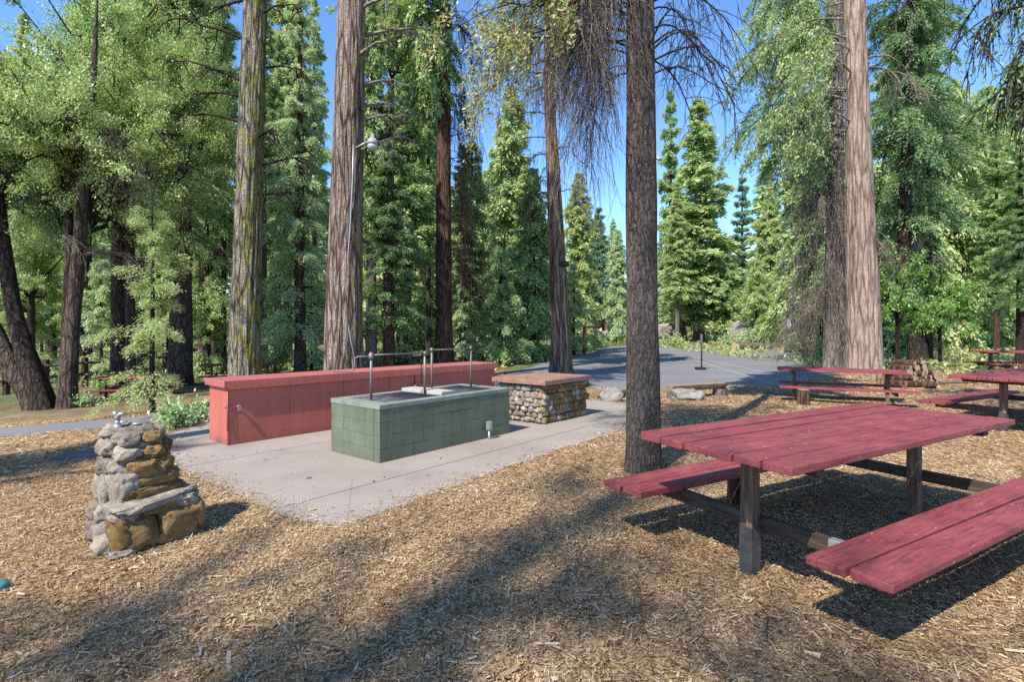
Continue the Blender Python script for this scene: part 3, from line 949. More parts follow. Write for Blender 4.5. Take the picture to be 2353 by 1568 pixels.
for hx, zz_ in ((0.06, 0.455), (2.72, 0.49)):
    m = MB()
    m.box((hx - 0.09, -0.010, zz_ - 0.012), (hx + 0.05, -0.0045, zz_ + 0.012), 0.002)
    m.cyl((hx + 0.055, -0.02), 0.012, zz_ - 0.012, zz_ + 0.018, 10)
    hs = m.build('hasp', 'salmon_lid', rc)
    m = MB()
    m.box((hx + 0.045, -0.042, zz_ - 0.045), (hx + 0.09, -0.022, zz_ - 0.004), 0.004)
    a = np.linspace(0, PI, 9)
    m.tube([(hx + 0.0675 + 0.015 * math.cos(q), -0.032, zz_ - 0.004 + 0.024 * math.sin(q)) for q in a], 0.004, 6)
    m.build('padlock', 'padlock', hs)
m = MB(); m.box((2.78, -0.011, 0.50), (2.79, -0.0045, 0.66), 0.001); m.box((2.70, -0.014, 0.485), (2.86, -0.0115, 0.50), 0.001)
m.build('latch_bar', 'dark_steel', rc)
m = MB()
m.cyl((0.001, -0.009), 0.008, 0.18, 0.66, 8)
m.build('hinge', 'salmon_lid', rc)

# ------------------------------------------------------------------ green block barbecue
gb = thing('barbecue_pit', 'green painted concrete block barbecue pit with steel hoist frames on top', 'barbecue', (-1.369, 5.53, 0.012), rz_of(U))
L, W, Hh = 2.10, 0.893, 0.603
m = MB()
course = (Hh - 0.05) / 4
r = random.Random(3)
bw = 0.30
for c in range(4):   # stretcher bond, blocks drawn as slightly proud faces over a recessed core
    z0, z1 = c * course, (c + 1) * course
    off = 0 if c % 2 else bw / 2
    xs = [0.0] + [x for x in np.arange(off if off else bw, L - 0.04, bw)] + [L]
    for a, b in zip(xs[:-1], xs[1:]):
        d = r.uniform(0, 0.002)
        for y0, y1 in ((-d, 0.10), (W - 0.10, W + d)):
            m.box((a + 0.0014, y0, z0 + 0.0010), (b - 0.0014, y1, z1 - 0.0010), 0.003)
    ys = [0.102] + [y for y in np.arange(0.102 + (0.14 if c % 2 else 0.27), W - 0.14, 0.27)] + [W - 0.102]
    for a, b in zip(ys[:-1], ys[1:]):
        d = r.uniform(0, 0.002)
        for x0, x1 in ((-d, 0.10), (L - 0.10, L + d)):
            m.box((x0, a + 0.0014, z0 + 0.0010), (x1, b - 0.0014, z1 - 0.0010), 0.003)
m.box((0.006, 0.006, 0.0), (L - 0.006, W - 0.006, Hh - 0.053), 0)
m.build('block_wall', 'green_block', gb)
m = MB()
zr0, zr1 = Hh - 0.05, Hh
m.box((-0.006, -0.006, zr0), (L + 0.006, 0.11, zr1), 0.005)
m.box((-0.006, W - 0.11, zr0), (L + 0.006, W + 0.006, zr1), 0.005)
m.box((-0.006, 0.1105, zr0), (0.16, W - 0.1105, zr1), 0.004)
m.box((L - 0.16, 0.1105, zr0), (L + 0.006, W - 0.1105, zr1), 0.004)
m.box((0.96, 0.1105, zr0), (1.14, W - 0.1105, zr1), 0.004)
m.build('rim', 'green_rim', gb)
for x0, x1 in ((0.163, 0.957), (1.143, 1.937)):
    m = MB()
    m.box((x0, 0.113, Hh - 0.04), (x1, W - 0.113, Hh - 0.012), 0.002)
    nbar = 14
    for i in range(nbar):
        y = 0.13 + (W - 0.26) * i / (nbar - 1)
        m.tube([(x0 + 0.01, y, Hh - 0.006), (x1 - 0.01, y, Hh - 0.006)], 0.006, 6)
    m.box((x0 + 0.005, 0.115, Hh - 0.011), (x0 + 0.025, W - 0.115, Hh + 0.003), 0.002)
    m.box((x1 - 0.025, 0.115, Hh - 0.011), (x1 - 0.005, W - 0.115, Hh + 0.003), 0.002)
    m.build('grill_grate', 'griddle', gb)
# hoist frames of steel pipe


def loc_uv(px, py, z):
    Y = F * (CH - z) / (py - HY); X = (px - CX) * Y / F
    d = np.array([X, Y]) - np.array([-1.369, 5.53]); return float(d @ U), float(d @ Vv)


posts = [(0.20, 0.42), (0.93, 0.36), (1.17, 0.50), (1.90, 0.52)]
ptop = [1.11, 1.10, 1.13, 1.13]
for (x, y), zt in zip(posts, ptop):
    m = MB(); m.cyl((x, y), 0.0145, Hh - 0.03, zt, 12)
    m.cyl((x, y), 0.020, zt - 0.03, zt + 0.022, 12)
    m.build('hoist_post', 'steel_pipe', gb)
for a, b, zt in ((0, 1, 1.10), (2, 3, 1.125)):
    m = MB(); p, q = posts[a], posts[b]
    m.tube([(p[0] - 0.03, p[1], zt), (q[0] + 0.03, q[1], zt)], 0.0095, 10)
    m.build('hoist_rail', 'steel_pipe', gb)
m = MB(); p = posts[0]
m.tube([(p[0], p[1], 1.085), (p[0] - 0.10, p[1] + 0.09, 1.085), (p[0] - 0.13, p[1] + 0.115, 1.07), (p[0] - 0.135, p[1] + 0.12, 0.95), (p[0] - 0.15, p[1] + 0.13, 0.92), (p[0] - 0.30, p[1] + 0.26, 0.92)], 0.009, 8)
m.cyl((p[0], p[1]), 0.03, 1.055, 1.115, 10)
m.build('crank_handle', 'steel_pipe', gb)
m = MB(); q = posts[1]
m.tube([(q[0] - 0.035, q[1] + 0.02, 1.04), (q[0] - 0.035, q[1] + 0.02, Hh + 0.12)], 0.006, 6)
m.tube([(q[0] + 0.05, q[1] - 0.02, Hh - 0.012), (q[0] + 0.05, q[1] - 0.02, Hh + 0.05)], 0.014, 8)
m.build('chain_rod', 'dark_steel', gb)
pv = thing('paver', 'pale concrete paver lying across the middle of the green barbecue', 'paver', tuple(np.array([-1.369, 5.53]) + U * 1.05 + Vv * 0.46) + (0.616,), rz_of(U) + 0.05)
m = MB(); m.box((-0.105, -0.36, 0), (0.10, 0.34, 0.045), 0.008, jit=0.004); m.build('slab', 'pale_slab', pv)

# outlet on a conduit in front of the barbecue
ox = np.array(at(1124, 1012))
ob = thing('outlet_post', 'small grey electrical outlet box on a white conduit beside green barbecue', 'outlet', (ox[0], ox[1], 0.012), rz_of(U))
m = MB(); m.cyl((0, 0), 0.013, 0, 0.12, 10); m.build('conduit', 'white_paint', ob)
m = MB(); m.box((-0.032, -0.028, 0.118), (0.032, 0.028, 0.225), 0.006); m.box((-0.022, -0.034, 0.13), (0.022, -0.0285, 0.21), 0.003)
m.build('outlet_box', 'galvanised', ob)

# ------------------------------------------------------------------ stone table
st = thing('stone_table', 'square cobblestone serving table with thick brown slab top', 'table', (0.472, 7.66, 0.012), rz_of(U))
L, W = 1.28, 1.02
m = MB()
m.box((0.14, 0.14, 0), (L - 0.10, W - 0.14, 0.575), 0, 1)
r = random.Random(5); sd = 100
for face in range(4):
    z = 0.05
    while z < 0.56:
        h = r.uniform(0.065, 0.13)
        Lf = (L - 0.12) if face % 2 == 0 else (W - 0.18)
        s_ = r.uniform(-0.03, 0.03)
        while s_ < Lf + 0.02:
            w = r.uniform(0.06, 0.17)
            zc = min(z, 0.53)
            if face == 0: c = (0.07 + s_ + w / 2, 0.12, zc)
            elif face == 1: c = (L - 0.08, 0.09 + s_ + w / 2, zc)
            elif face == 2: c = (0.07 + s_ + w / 2, W - 0.12, zc)
            else: c = (0.11, 0.09 + s_ + w / 2, zc)
            sd += 1
            rock(m, (c[0] + r.uniform(-.01, .01), c[1] + r.uniform(-.012, .012), c[2]), (w * 1.08, 0.11, h * 1.08) if face % 2 == 0 else (0.11, w * 1.08, h * 1.08), sd, 3, r.uniform(-.4, .4), r.uniform(0.5, 0.9), 0.2, 2 if (face in (0, 1) and r.random() < 0.8) else 0)  # faces away from the sun mostly get the shade-tinted ochre stones
            s_ += w
        z += h * 0.93
m.build('stone_base', ('stone_grey', 'mortar', 'stone_shade_ochre'), st)
m = MB()
m.box((0, 0, 0.575), (L, W, 0.645), 0.008)
m.build('slab_top', 'brown_slab', st)

# ------------------------------------------------------------------ stone drinking fountain
ft = thing('drinking_fountain', 'stacked fieldstone drinking fountain with stone step and chrome bubbler', 'fountain', (-2.44, 3.30, 0.0), rz_of(U))
ft.scale = (1, 1, 0.90)
m = MB()
m.box((0.05, 0.05, 0), (0.40, 0.46, 0.27), 0, 1)
R_ = [  # step stones: centre, size, seed, boxy, mat
    ((0.10, 0.07, 0.12), (0.24, 0.22, 0.25), 1, 0.55, 2), ((0.33, 0.06, 0.11), (0.26, 0.20, 0.24), 2, 0.5, 2),
    ((0.44, 0.14, 0.16), (0.16, 0.26, 0.28), 3, 0.6, 2), ((0.22, 0.09, 0.25), (0.24, 0.20, 0.10), 4, 0.6, 2),
    ((0.40, 0.10, 0.27), (0.20, 0.20, 0.09), 5, 0.6, 0), ((0.07, 0.09, 0.25), (0.16, 0.18, 0.11), 6, 0.7, 0),
    ((0.24, 0.11, 0.315), (0.46, 0.24, 0.06), 7, 0.45, 0), ((0.05, 0.24, 0.09), (0.20, 0.20, 0.20), 8, 0.8, 0),
    ((0.03, 0.41, 0.08), (0.18, 0.20, 0.18), 9, 0.85, 0), ((0.04, 0.30, 0.22), (0.16, 0.17, 0.15), 10, 0.85, 0),
    ((0.06, 0.46, 0.20), (0.20, 0.18, 0.17), 11, 0.85, 0), ((0.30, 0.45, 0.14), (0.34, 0.18, 0.28), 12, 0.6, 0),
    ((0.00, 0.13, 0.05), (0.16, 0.18, 0.13), 13, 0.8, 0), ((0.46, 0.36, 0.10), (0.14, 0.22, 0.22), 14, 0.7, 2),
    ((0.14, 0.16, 0.28), (0.2, 0.16, 0.1), 15, 0.7, 0), ((0.02, -0.03, 0.02), (0.12, 0.09, 0.06), 16, 0.8, 0)]
for c, s_, sd, bx_, mi in R_: rock(m, c, tuple(q * 1.14 for q in s_), 300 + sd, 4, (sd * 0.7) % 0.5 - 0.2, bx_, 0.17, mi)  # ochre stones on the right carry the painted shade tone
m.build('stone_step', ('stone_grey', 'mortar', 'stone_shade_ochre'), ft)
m = MB()
m.box((0.09, 0.17, 0.20), (0.30, 0.42, 0.77), 0, 1)
R_ = [((0.24, 0.16, 0.365), (0.33, 0.15, 0.09), 21, 0.5, 2), ((0.09, 0.17, 0.40), (0.14, 0.17, 0.22), 22, 0.6, 0),
      ((0.045, 0.31, 0.41), (0.12, 0.13, 0.25), 23, 0.7, 0), ((0.05, 0.44, 0.38), (0.13, 0.14, 0.20), 39, 0.85, 0),
      ((0.25, 0.17, 0.455), (0.28, 0.15, 0.085), 24, 0.55, 2), ((0.19, 0.17, 0.55), (0.22, 0.17, 0.12), 25, 0.6, 2), ((0.32, 0.19, 0.56), (0.11, 0.16, 0.13), 40, 0.75, 2),
      ((0.33, 0.30, 0.52), (0.12, 0.20, 0.17), 26, 0.75, 2), ((0.06, 0.33, 0.57), (0.16, 0.18, 0.17), 27, 0.85, 0), ((0.08, 0.20, 0.545), (0.13, 0.14, 0.14), 28, 0.8, 0),
      ((0.08, 0.43, 0.56), (0.14, 0.14, 0.15), 41, 0.85, 0), ((0.11, 0.19, 0.655), (0.15, 0.16, 0.11), 29, 0.8, 0), ((0.24, 0.19, 0.65), (0.13, 0.15, 0.10), 30, 0.7, 2),
      ((0.32, 0.24, 0.66), (0.11, 0.16, 0.11), 42, 0.8, 2), ((0.06, 0.34, 0.69), (0.16, 0.18, 0.13), 31, 0.85, 0), ((0.29, 0.36, 0.65), (0.16, 0.20, 0.15), 32, 0.75, 0),
      ((0.12, 0.22, 0.755), (0.17, 0.16, 0.11), 33, 0.8, 0), ((0.25, 0.21, 0.75), (0.13, 0.14, 0.09), 34, 0.75, 2), ((0.30, 0.28, 0.765), (0.10, 0.13, 0.09), 43, 0.8, 0),
      ((0.10, 0.36, 0.79), (0.17, 0.17, 0.10), 35, 0.8, 0), ((0.21, 0.33, 0.80), (0.15, 0.15, 0.08), 36, 0.8, 0), ((0.22, 0.24, 0.80), (0.12, 0.11, 0.07), 44, 0.8, 0),
      ((0.30, 0.42, 0.42), (0.18, 0.16, 0.30), 37, 0.6, 0), ((0.34, 0.30, 0.40), (0.12, 0.2, 0.2), 38, 0.6, 2)]
for c, s_, sd, bx_, mi in R_: rock(m, c, tuple(q * 1.14 for q in s_), 300 + sd, 4, (sd * 0.9) % 0.5 - 0.25, bx_, 0.16, mi)
m.build('stone_column', ('stone_grey', 'mortar', 'stone_shade_ochre'), ft)
m = MB(); tx, ty = 0.09, 0.33
m.cyl((tx, ty), 0.024, 0.78, 0.85, 14); m.cyl((tx, ty), 0.014, 0.84, 0.885, 12)
m.tube([(tx, ty, 0.88), (tx, ty, 0.905), (tx + 0.012, ty - 0.012, 0.925), (tx + 0.035, ty - 0.03, 0.928)], [0.016, 0.018, 0.014, 0.010], 10)
m.tube([(tx, ty, 0.862), (tx + 0.045, ty - 0.03, 0.868)], [0.009, 0.006], 8)
m.tube([(tx - 0.004, ty + 0.005, 0.90), (tx - 0.012, ty + 0.012, 0.945)], [0.010, 0.016], 10)
m.build('bubbler', 'galvanised', ft)
m = MB(); m.cyl((tx + 0.09, ty - 0.08), 0.02, 0.81, 0.85, 12); m.cyl((tx + 0.09, ty - 0.08), 0.03, 0.845, 0.858, 12)
m.build('push_button', 'galvanised', ft)

# ------------------------------------------------------------------ picnic tables


def table_parts(root):
    m = MB(); r = random.Random(11)
    Lt, Wt, n = 2.65, 0.98, 6; pw = Wt / n
    for i in range(n):
        y0 = -Wt / 2 + i * pw; e = r.uniform(-0.012, 0.012)
        dz = r.uniform(-0.002, 0.003); lift = 0.008 if i == n - 1 else 0
        m.box((-Lt / 2 + e, y0 + 0.005, 0.715 + dz), (Lt / 2 + e + r.uniform(-.01, .01), y0 + pw - 0.005, 0.757 + dz + lift), 0.006, jit=0.0025)
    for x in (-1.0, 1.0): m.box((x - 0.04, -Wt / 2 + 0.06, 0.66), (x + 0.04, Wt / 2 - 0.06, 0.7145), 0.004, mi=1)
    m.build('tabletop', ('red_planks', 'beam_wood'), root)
    for s in (-1, 1):
        m = MB()
        for k in (0, 1):
            y0 = s * 0.71 - 0.175 + k * 0.181; e = r.uniform(-0.015, 0.015)
            m.box((-1.29 + e, y0, 0.328), (1.47 + e, y0 + 0.168, 0.370 + r.uniform(-.003, .003)), 0.006, jit=0.004)
        m.build('bench_seat', 'red_planks', root)
    for x in (-0.955, 1.0):
        m = MB(); m.box((x - 0.038, -0.038, -0.2), (x + 0.038, 0.038, 0.66), 0.005)
        lg = m.build('leg', 'post_wood', root)
        m = MB()
        for (a, b) in (((x - 0.041, -0.041), (x - 0.0385, 0.041)), ((x + 0.0385, -0.041), (x + 0.041, 0.041)), ((x - 0.038, -0.041), (x + 0.038, -0.0385)), ((x - 0.038, 0.0385), (x + 0.038, 0.041))):
            m.box((*a, -0.1), (*b, 0.27), 0)
        if x < 0: m.build('sleeve', 'sleeve_grey', lg)
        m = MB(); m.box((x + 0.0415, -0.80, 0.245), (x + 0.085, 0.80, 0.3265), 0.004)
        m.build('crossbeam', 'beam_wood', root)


def dup(o, parent=None):
    c = o.copy(); COL.objects.link(c)
    if parent is not None: c.parent = parent
    for ch in [q for q in o.children]:
        dup(ch, c)
    return c


TG = 'red picnic tables in the clearing'
t1 = thing('picnic_table', 'large weathered red picnic table dominating the mulch, nearest to the tall grey trunk', 'picnic table', (2.195, 3.565, 0), rz_of((0.863, 0.505)), TG)
table_parts(t1)
m = MB(); m.box((-0.917, -0.62, 0.240), (-0.866, -0.42, 0.3272), 0.004); m.build('splice_plate', 'galvanised', t1)


def table_at(X, Y, ang, s, label):
    c = dup(t1); c.location = (X, Y, float(terr(X, Y))); c.rotation_euler = (0, 0, ang); c.scale = (s, s, s); c['label'] = label
    for ch in list(c.children):
        if ch.name.startswith('splice'): bpy.data.objects.remove(ch)
    return c


# (children of a child object are already hooked up inside dup)
table_at(7.49, 7.74, rz_of((0.863, 0.505)), 1.0, 'red picnic table cut off by the frame, with its bench pointing at the firewood')
table_at(6.40, 10.5, rz_of((1.25, -0.62)), 0.80, 'red picnic table with a log stump under its bench, before the firewood pile')
table_at(15.9, 16.6, rz_of((0.95, -0.2)), 0.95, 'small distant red picnic table on the green slope beyond the firewood')
table_at(-9.1, 13.0, rz_of((0.93, 0.35)), 0.66, 'far red picnic table across the path, behind the stone fountain')
table_at(-8.05, 15.8, rz_of((0.93, 0.35)), 0.75, 'far red picnic table half hidden behind the left end of the counter')

# log props
for X, Y, r0, h, lab in ((*at(1695, 1158), 0.075, 0.325, 'split log stump propping the bench of the large picnic table'),
                         (*at(1846, 932), 0.10, 0.29, 'brown log stump propping the bench of the picnic table before the firewood')):
    o = thing('log_stump', lab, 'stump', (X, Y, float(terr(X, Y))))
    v, f = trunk_grid([(0, 0, -0.05), (0.004, 0, h)], [r0, r0 * 0.95], 24, 10, 0.05, 9, 3, 0.05, 0.1)
    mm = MB(); mm.raw(v, f, 0, True); nseg = 24
    mm.raw(np.concatenate([v[-nseg:] + np.array([0, 0, 0.0005])]), [list(range(nseg))], 1)
    mm.build('log', ('bark_red', 'cut_wood'), o)

# ------------------------------------------------------------------ log benches and stones near the court


def log_bench(label, pL, pR, seat_h, supports, thick=0.10):
    a, b = np.array(pL), np.array(pR); c = (a + b) / 2; d = b - a; Lb = np.linalg.norm(d)
    o = thing('log_bench', label, 'bench', (c[0], c[1], 0), rz_of(d), 'log benches beside the court')
    m = MB(); n = 14
    xs = np.linspace(-Lb / 2, Lb / 2, n)
    P = np.stack([xs, 0.02 * np.sin(xs * 2), np.full(n, seat_h)], 1)
    # half-round log, flat side up
    th = np.linspace(PI, 2 * PI, 9)
    V = []
    for k in range(n):
        w = 0.13 * (1 + 0.06 * math.sin(k * 1.7)); h = thick * 1.3
        for q in th: V.append((P[k, 0], P[k, 1] + w * math.cos(q), P[k, 2] + h * math.sin(q)))
    fs = [(k * 9 + i, k * 9 + i + 1, (k + 1) * 9 + i + 1, (k + 1) * 9 + i) for k in range(n - 1) for i in range(8)]
    m.raw(V, fs, 0, True)
    m.raw(V, [(k * 9 + 8, k * 9, (k + 1) * 9, (k + 1) * 9 + 8) for k in range(n - 1)] + [tuple(range(9))[::-1], tuple((n - 1) * 9 + i for i in range(9))], 0, False)
    m.build('seat', 'weathered_wood', o)
    for x in supports:
        v, f = trunk_grid([(x * Lb, 0, -0.05), (x * Lb, 0, seat_h - thick * 1.15)], [0.15, 0.145], 20, 8, 0.06, 7, 5, 0.05, 0.1)
        m = MB(); m.raw(v, f, 0, True); m.build('support_stump', 'bark_ash', o)
    return o


log_bench('half log bench on stumps just right of the tall grey trunk', at(1536, 917), at(1662, 909), 0.27, (-0.40, 0.44))
log_bench('low log bench left of the tall grey trunk by the court', at(1372, 916), at(1462, 911), 0.17, (-0.30, 0.3))


def boulder(label, X, Y, size, seed, name='boulder', rz=0.0, group=None, mat='boulder_grey', sink=0.25):
    m = MB(); rock(m, (0, 0, size[2] * (0.5 - sink)), size, seed, 4, rz, 0.75, 0.22)
    o = m.build(name, mat); o.location = (X, Y, float(terr(X, Y)))
    return tag(o, label, 'rock', group)


boulder('grey rock under the log bench left of the tall trunk', *at(1404, 922), (0.42, 0.36, 0.34), 61)
boulder('grey rock under the log bench right of the tall trunk', *at(1580, 918), (0.62, 0.36, 0.30), 62)

# ------------------------------------------------------------------ firewood
fx0, fy0 = at(2112, 888)
axis = unit(np.array([0.42, -0.91])); acr = np.array([0.91, 0.42])
r = random.Random(9)
FW = 'cut firewood logs in the pile by the pale cedar'
k = 0


def fire_log(cx, cy, z, d, rad, ln, tilt, label):
    global k
    k += 1
    o = thing('firewood_log', label, 'log', (cx, cy, z), math.atan2(d[1], d[0]), FW)
    o.rotation_euler = (0, tilt, math.atan2(d[1], d[0]))
    v, f = trunk_grid([(0, 0, 0), (0, 0, 1)], [1, 1], 14, 4, 0.07, 7, k, 0, 0.1, 0.10)
    v = np.stack([(v[:, 2] - 0.5) * ln, v[:, 0] * rad, v[:, 1] * rad], 1)
    m = MB(); m.raw(v, f, 0, True)
    m.raw(v[:14] - np.array([0.0005, 0, 0]), [list(range(14))], 1); m.raw(v[-14:] + np.array([0.0005, 0, 0]), [list(range(14))[::-1]], 1)
    m.build('log', ('bark_red', 'cut_wood'), o)


for row, cnt in enumerate((9, 8, 7, 5, 3)):
    for i in range(cnt):
        rad = r.uniform(0.055, 0.085)
        off = (i - (cnt - 1) / 2) * 0.172 + r.uniform(-.02, .02) + 0.12 - row * 0.03
        p = np.array([fx0, fy0 + 0.35]) + acr * off + axis * r.uniform(-.05, .05)
        fire_log(p[0], p[1], 0.075 + row * 0.122 + r.uniform(-.01, .01), unit(axis + np.array([r.uniform(-.12, .12), 0])), rad, r.uniform(0.42, 0.55), r.uniform(-.06, .06), 'short round firewood log stacked with its cut end showing')
for i, (dx, dy, z) in enumerate(((-0.62, -0.10, 0.08), (-0.60, 0.06, 0.08), (-0.56, -0.02, 0.21), (-0.2, -0.30, 0.07))):
    p = np.array([fx0 + dx, fy0 + dy])
    fire_log(p[0], p[1], z, unit(np.array([0.93, -0.2])), 0.085, 0.62, r.uniform(-.05, .05), ('bark covered firewood log lying sideways at the front of the pile'))
px, py = at(2195, 884)
o = thing('fallen_branch', 'thin grey fallen branch trailing right of the firewood pile', 'branch', (px, py, float(terr(px, py))))
m = MB(); m.tube([(-0.4, 0, .05), (0, .05, .06), (.35, .0, .05), (.8, .1, .06)], [.035, .03, .025, .012], 8); m.build('stick', 'bark_ash', o)
px, py = at(2033, 884)
boulder('squat cut stump round beside the firewood and pale cedar', px, py, (0.42, 0.36, 0.34), 70, 'stump_round', mat='weathered_wood', sink=0.05)['category'] = 'stump'

# ------------------------------------------------------------------ sports posts


def pole_thing(name, label, cat, px, py, top, rad, mat, group=None):
    X, Y = at(px, py); h = (py - top) * Y / F
    o = thing(name, label, cat, (X, Y, float(terr(X, Y))), 0, group)
    m = MB(); m.cyl((0, 0), rad, -0.1, h, 12); m.build('pole', mat, o)
    return o, X, Y, h


o, X, Y, h = pole_thing('net_post', 'portable net post on a black base in the middle of the court', 'net post', 1612, 851, 770, 0.022, 'dark_steel')
m = MB(); m.box((-0.19, -0.14, -0.01), (0.12, 0.14, 0.10), 0.012); m.build('base', 'black_rubber', o)
m = MB(); m.box((-0.10, -0.02, h - 0.27), (0.03, 0.021, h - 0.22), 0.004); m.box((-0.04, -0.025, h - 0.219), (0.03, 0.025, h + 0.03), 0.004); m.build('net_cleat', 'steel_pipe', o)
o, X, Y, h = pole_thing('net_post', 'slim red net post on a flat plate behind the mid picnic table', 'net post', 1868, 846, 770, 0.02, 'red_steel')
m = MB(); m.cyl((0, 0), 0.24, 0, 0.03, 20); m.build('base', 'red_steel', o)
o, X, Y, h = pole_thing('basketball_hoop', 'red basketball hoop with white fan backboard right of the court', 'hoop', 1847, 830, 750, 0.045, 'red_steel')
m = MB(); m.tube([(0, 0, h - 0.02), (-0.72, 0.02, h + 0.03)], 0.028, 8); m.tube([(0, 0, h - 0.25), (-0.5, 0.02, h)], 0.018, 8); m.build('arm', 'red_steel', o)
m = MB()
pts = [(math.cos(a), math.sin(a)) for a in np.linspace(0.25 * PI * 0.3, PI - 0.25 * PI * 0.3, 12)]
fan = [(-0.30, -0.16), (0.30, -0.16)] + [(0.40 * c, -0.12 + 0.36 * s_) for c, s_ in pts]
n = len(fan); Vb = [(-0.76, 0.42 * a * 2.0, h + 0.08 + b) for a, b in fan] + [(-0.73, 0.42 * a * 2.0, h + 0.08 + b) for a, b in fan]
m.raw(Vb, [list(range(n))[::-1], list(range(n, 2 * n))] + [(i, (i + 1) % n, n + (i + 1) % n, n + i) for i in range(n)])
m.build('backboard', 'white_paint', o)
m = MB(); m.tube([(-0.94 + 0.17 * math.cos(a), 0.17 * math.sin(a), h - 0.02) for a in np.linspace(0, 2 * PI, 17)], 0.012, 6, cap=False); m.build('hoop_rim', 'red_steel', o)
o, X, Y, h = pole_thing('basketball_hoop', 'dark red basketball post at the shaded left edge of the court', 'hoop', 1341, 814, 752, 0.07, 'red_steel')
m = MB(); m.tube([(0.12, 0.3, -0.1), (0.12, 0.3, h)], 0.06, 10); m.tube([(0, 0, h - 0.03), (1.2, 0.5, h + 0.02)], 0.04, 8); m.build('arm', 'red_steel', o)
m = MB(); m.box((1.2, 0.0, h - 0.22), (1.24, 1.0, h + 0.45), 0.01); m.build('backboard', 'red_steel', o)
m = MB(); m.tube([(1.5 + 0.2 * math.cos(a), 0.5 + 0.2 * math.sin(a), h - 0.02) for a in np.linspace(0, 2 * PI, 17)], 0.014, 6, cap=False); m.build('hoop_rim', 'red_steel', o)
o, X, Y, h = pole_thing('light_pole', 'slender pale pole with a small white head beyond the court', 'pole', 1397, 786, 716, 0.05, 'galvanised')
m = MB(); m.tube([(0, 0, h), (0, 0, h + 0.1), (0, 0, h + 0.35)], [0.09, 0.16, 0.1], 12); m.build('head', 'white_paint', o)

# broom-like paddle lying on the court
bx_, by_ = at(1580, 828)
o = thing('push_broom', 'pale handled broom lying on the court left of the net post', 'broom', (bx_, by_, 0.02), rz_of((0.55, -0.8)))
m = MB(); m.tube([(-0.9, 0, .03), (0.9, 0, .05)], 0.02, 8); m.build('handle', 'bark_ash', o)
m = MB(); m.box((-1.05, -.2, 0), (-.9, .2, .09), .01); m.build('head', 'white_paint', o)

# ------------------------------------------------------------------ boulders and fallen logs beyond the court
boulder('big grey boulder in the brush beyond the court, right of the pointed firs', *at(1716, 792), (2.9, 2.0, 2.4), 81, sink=0.15)
boulder('dark boulder pile in the shade beyond the court, left of the tall trunk', *at(1405, 790), (3.0, 2.0, 2.0), 82, sink=0.2)
boulder('flat grey boulder in shade behind the slim pale trunk', *at(1535, 784), (3.4, 2.0, 2.4), 83, sink=0.2)
for pa, pb, lab, rr in ((at(1690, 806), at(1806, 801), 'long grey fallen log lying beyond the far side of the court', 0.28), (at(1795, 812), at(1850, 806), 'short dark fallen log by the red basketball post', 0.2),
                        (at(900, 838), at(985, 826), 'fallen log in the sunny brush behind the barbecue', 0.14)):
    a, b = np.array(pa), np.array(pb); c = (a + b) / 2
    o = thing('fallen_log', lab, 'log', (c[0], c[1], float(terr(*c))), rz_of(b - a))
    Lb = np.linalg.norm(b - a)
    v, f = trunk_grid([(0, 0, 0), (0, 0.05, 1), (0.0, 0, 2)], [rr, rr * 0.9, rr * 0.7], 16, 14, 0.05, 7, 8, 0, 0.1, 0.1)
    v = np.stack([(v[:, 2] / 2 - 0.5) * Lb, v[:, 1], v[:, 0] + rr * 0.7], 1)
    m = MB(); m.raw(v, f, 0, True); m.raw(v[:16] - np.array([0.001, 0, 0]), [list(range(16))], 1); m.raw(v[-16:] + np.array([0.001, 0, 0]), [list(range(16))], 1); m.build('log', ('bark_ash', 'cut_wood'), o)

# ------------------------------------------------------------------ rail fence in the left woods
fn = thing('rail_fence', 'weathered two rail wooden fence in the woods behind the leaning trunk', 'fence', (0, 0, 0))
FP = [np.array(((px - CX) * Y / F, Y)) for px, Y in ((-60, 16.0), (14, 16.2), (105, 17.0), (195, 18.0), (262, 19.0), (330, 20.0), (380, 21.5), (430, 23.5))]
for p in FP:
    m = MB(); zg = float(terr(*p)); m.box((p[0] - .07, p[1] - .07, zg - .1), (p[0] + .07, p[1] + .07, zg + 1.0), .01); m.build('post', 'bark_red', fn)
for a, b in zip(FP[:-1], FP[1:]):
    for z in (0.45, 0.82):
        m = MB(); za, zb = float(terr(*a)), float(terr(*b)); n_ = np.array([0.03, -0.09])
        m.tube([(*(a + n_), za + z), (*((a + b) / 2 + n_), (za + zb) / 2 + z - .02), (*(b + n_), zb + z)], 0.05, 7)
        m.build('rail', 'bark_ash', fn)

# small things on the ground
X, Y = at(-6, 1362)
o = thing('valve_cover', 'small teal plastic valve cap poking from the mulch at the frame edge', 'valve cap', (X, Y, 0))
m = MB(); m.tube([(0, 0, 0), (0, 0, .035), (0, 0, .05), (0, 0, .055)], [.05, .05, .042, .02], 18); m.build('cap', 'plastic_teal', o)
X, Y = at(190, 1046)
o = thing('ground_cover_plate', 'flat bluish concrete cover set in shaded ground behind the stone fountain', 'cover', (X, Y, float(terr(X, Y)) + 0.0), 0.3)
m = MB(); m.box((-.24, -.16, -.05), (.24, .16, .012), .006); m.build('cover', 'blue_slab', o)

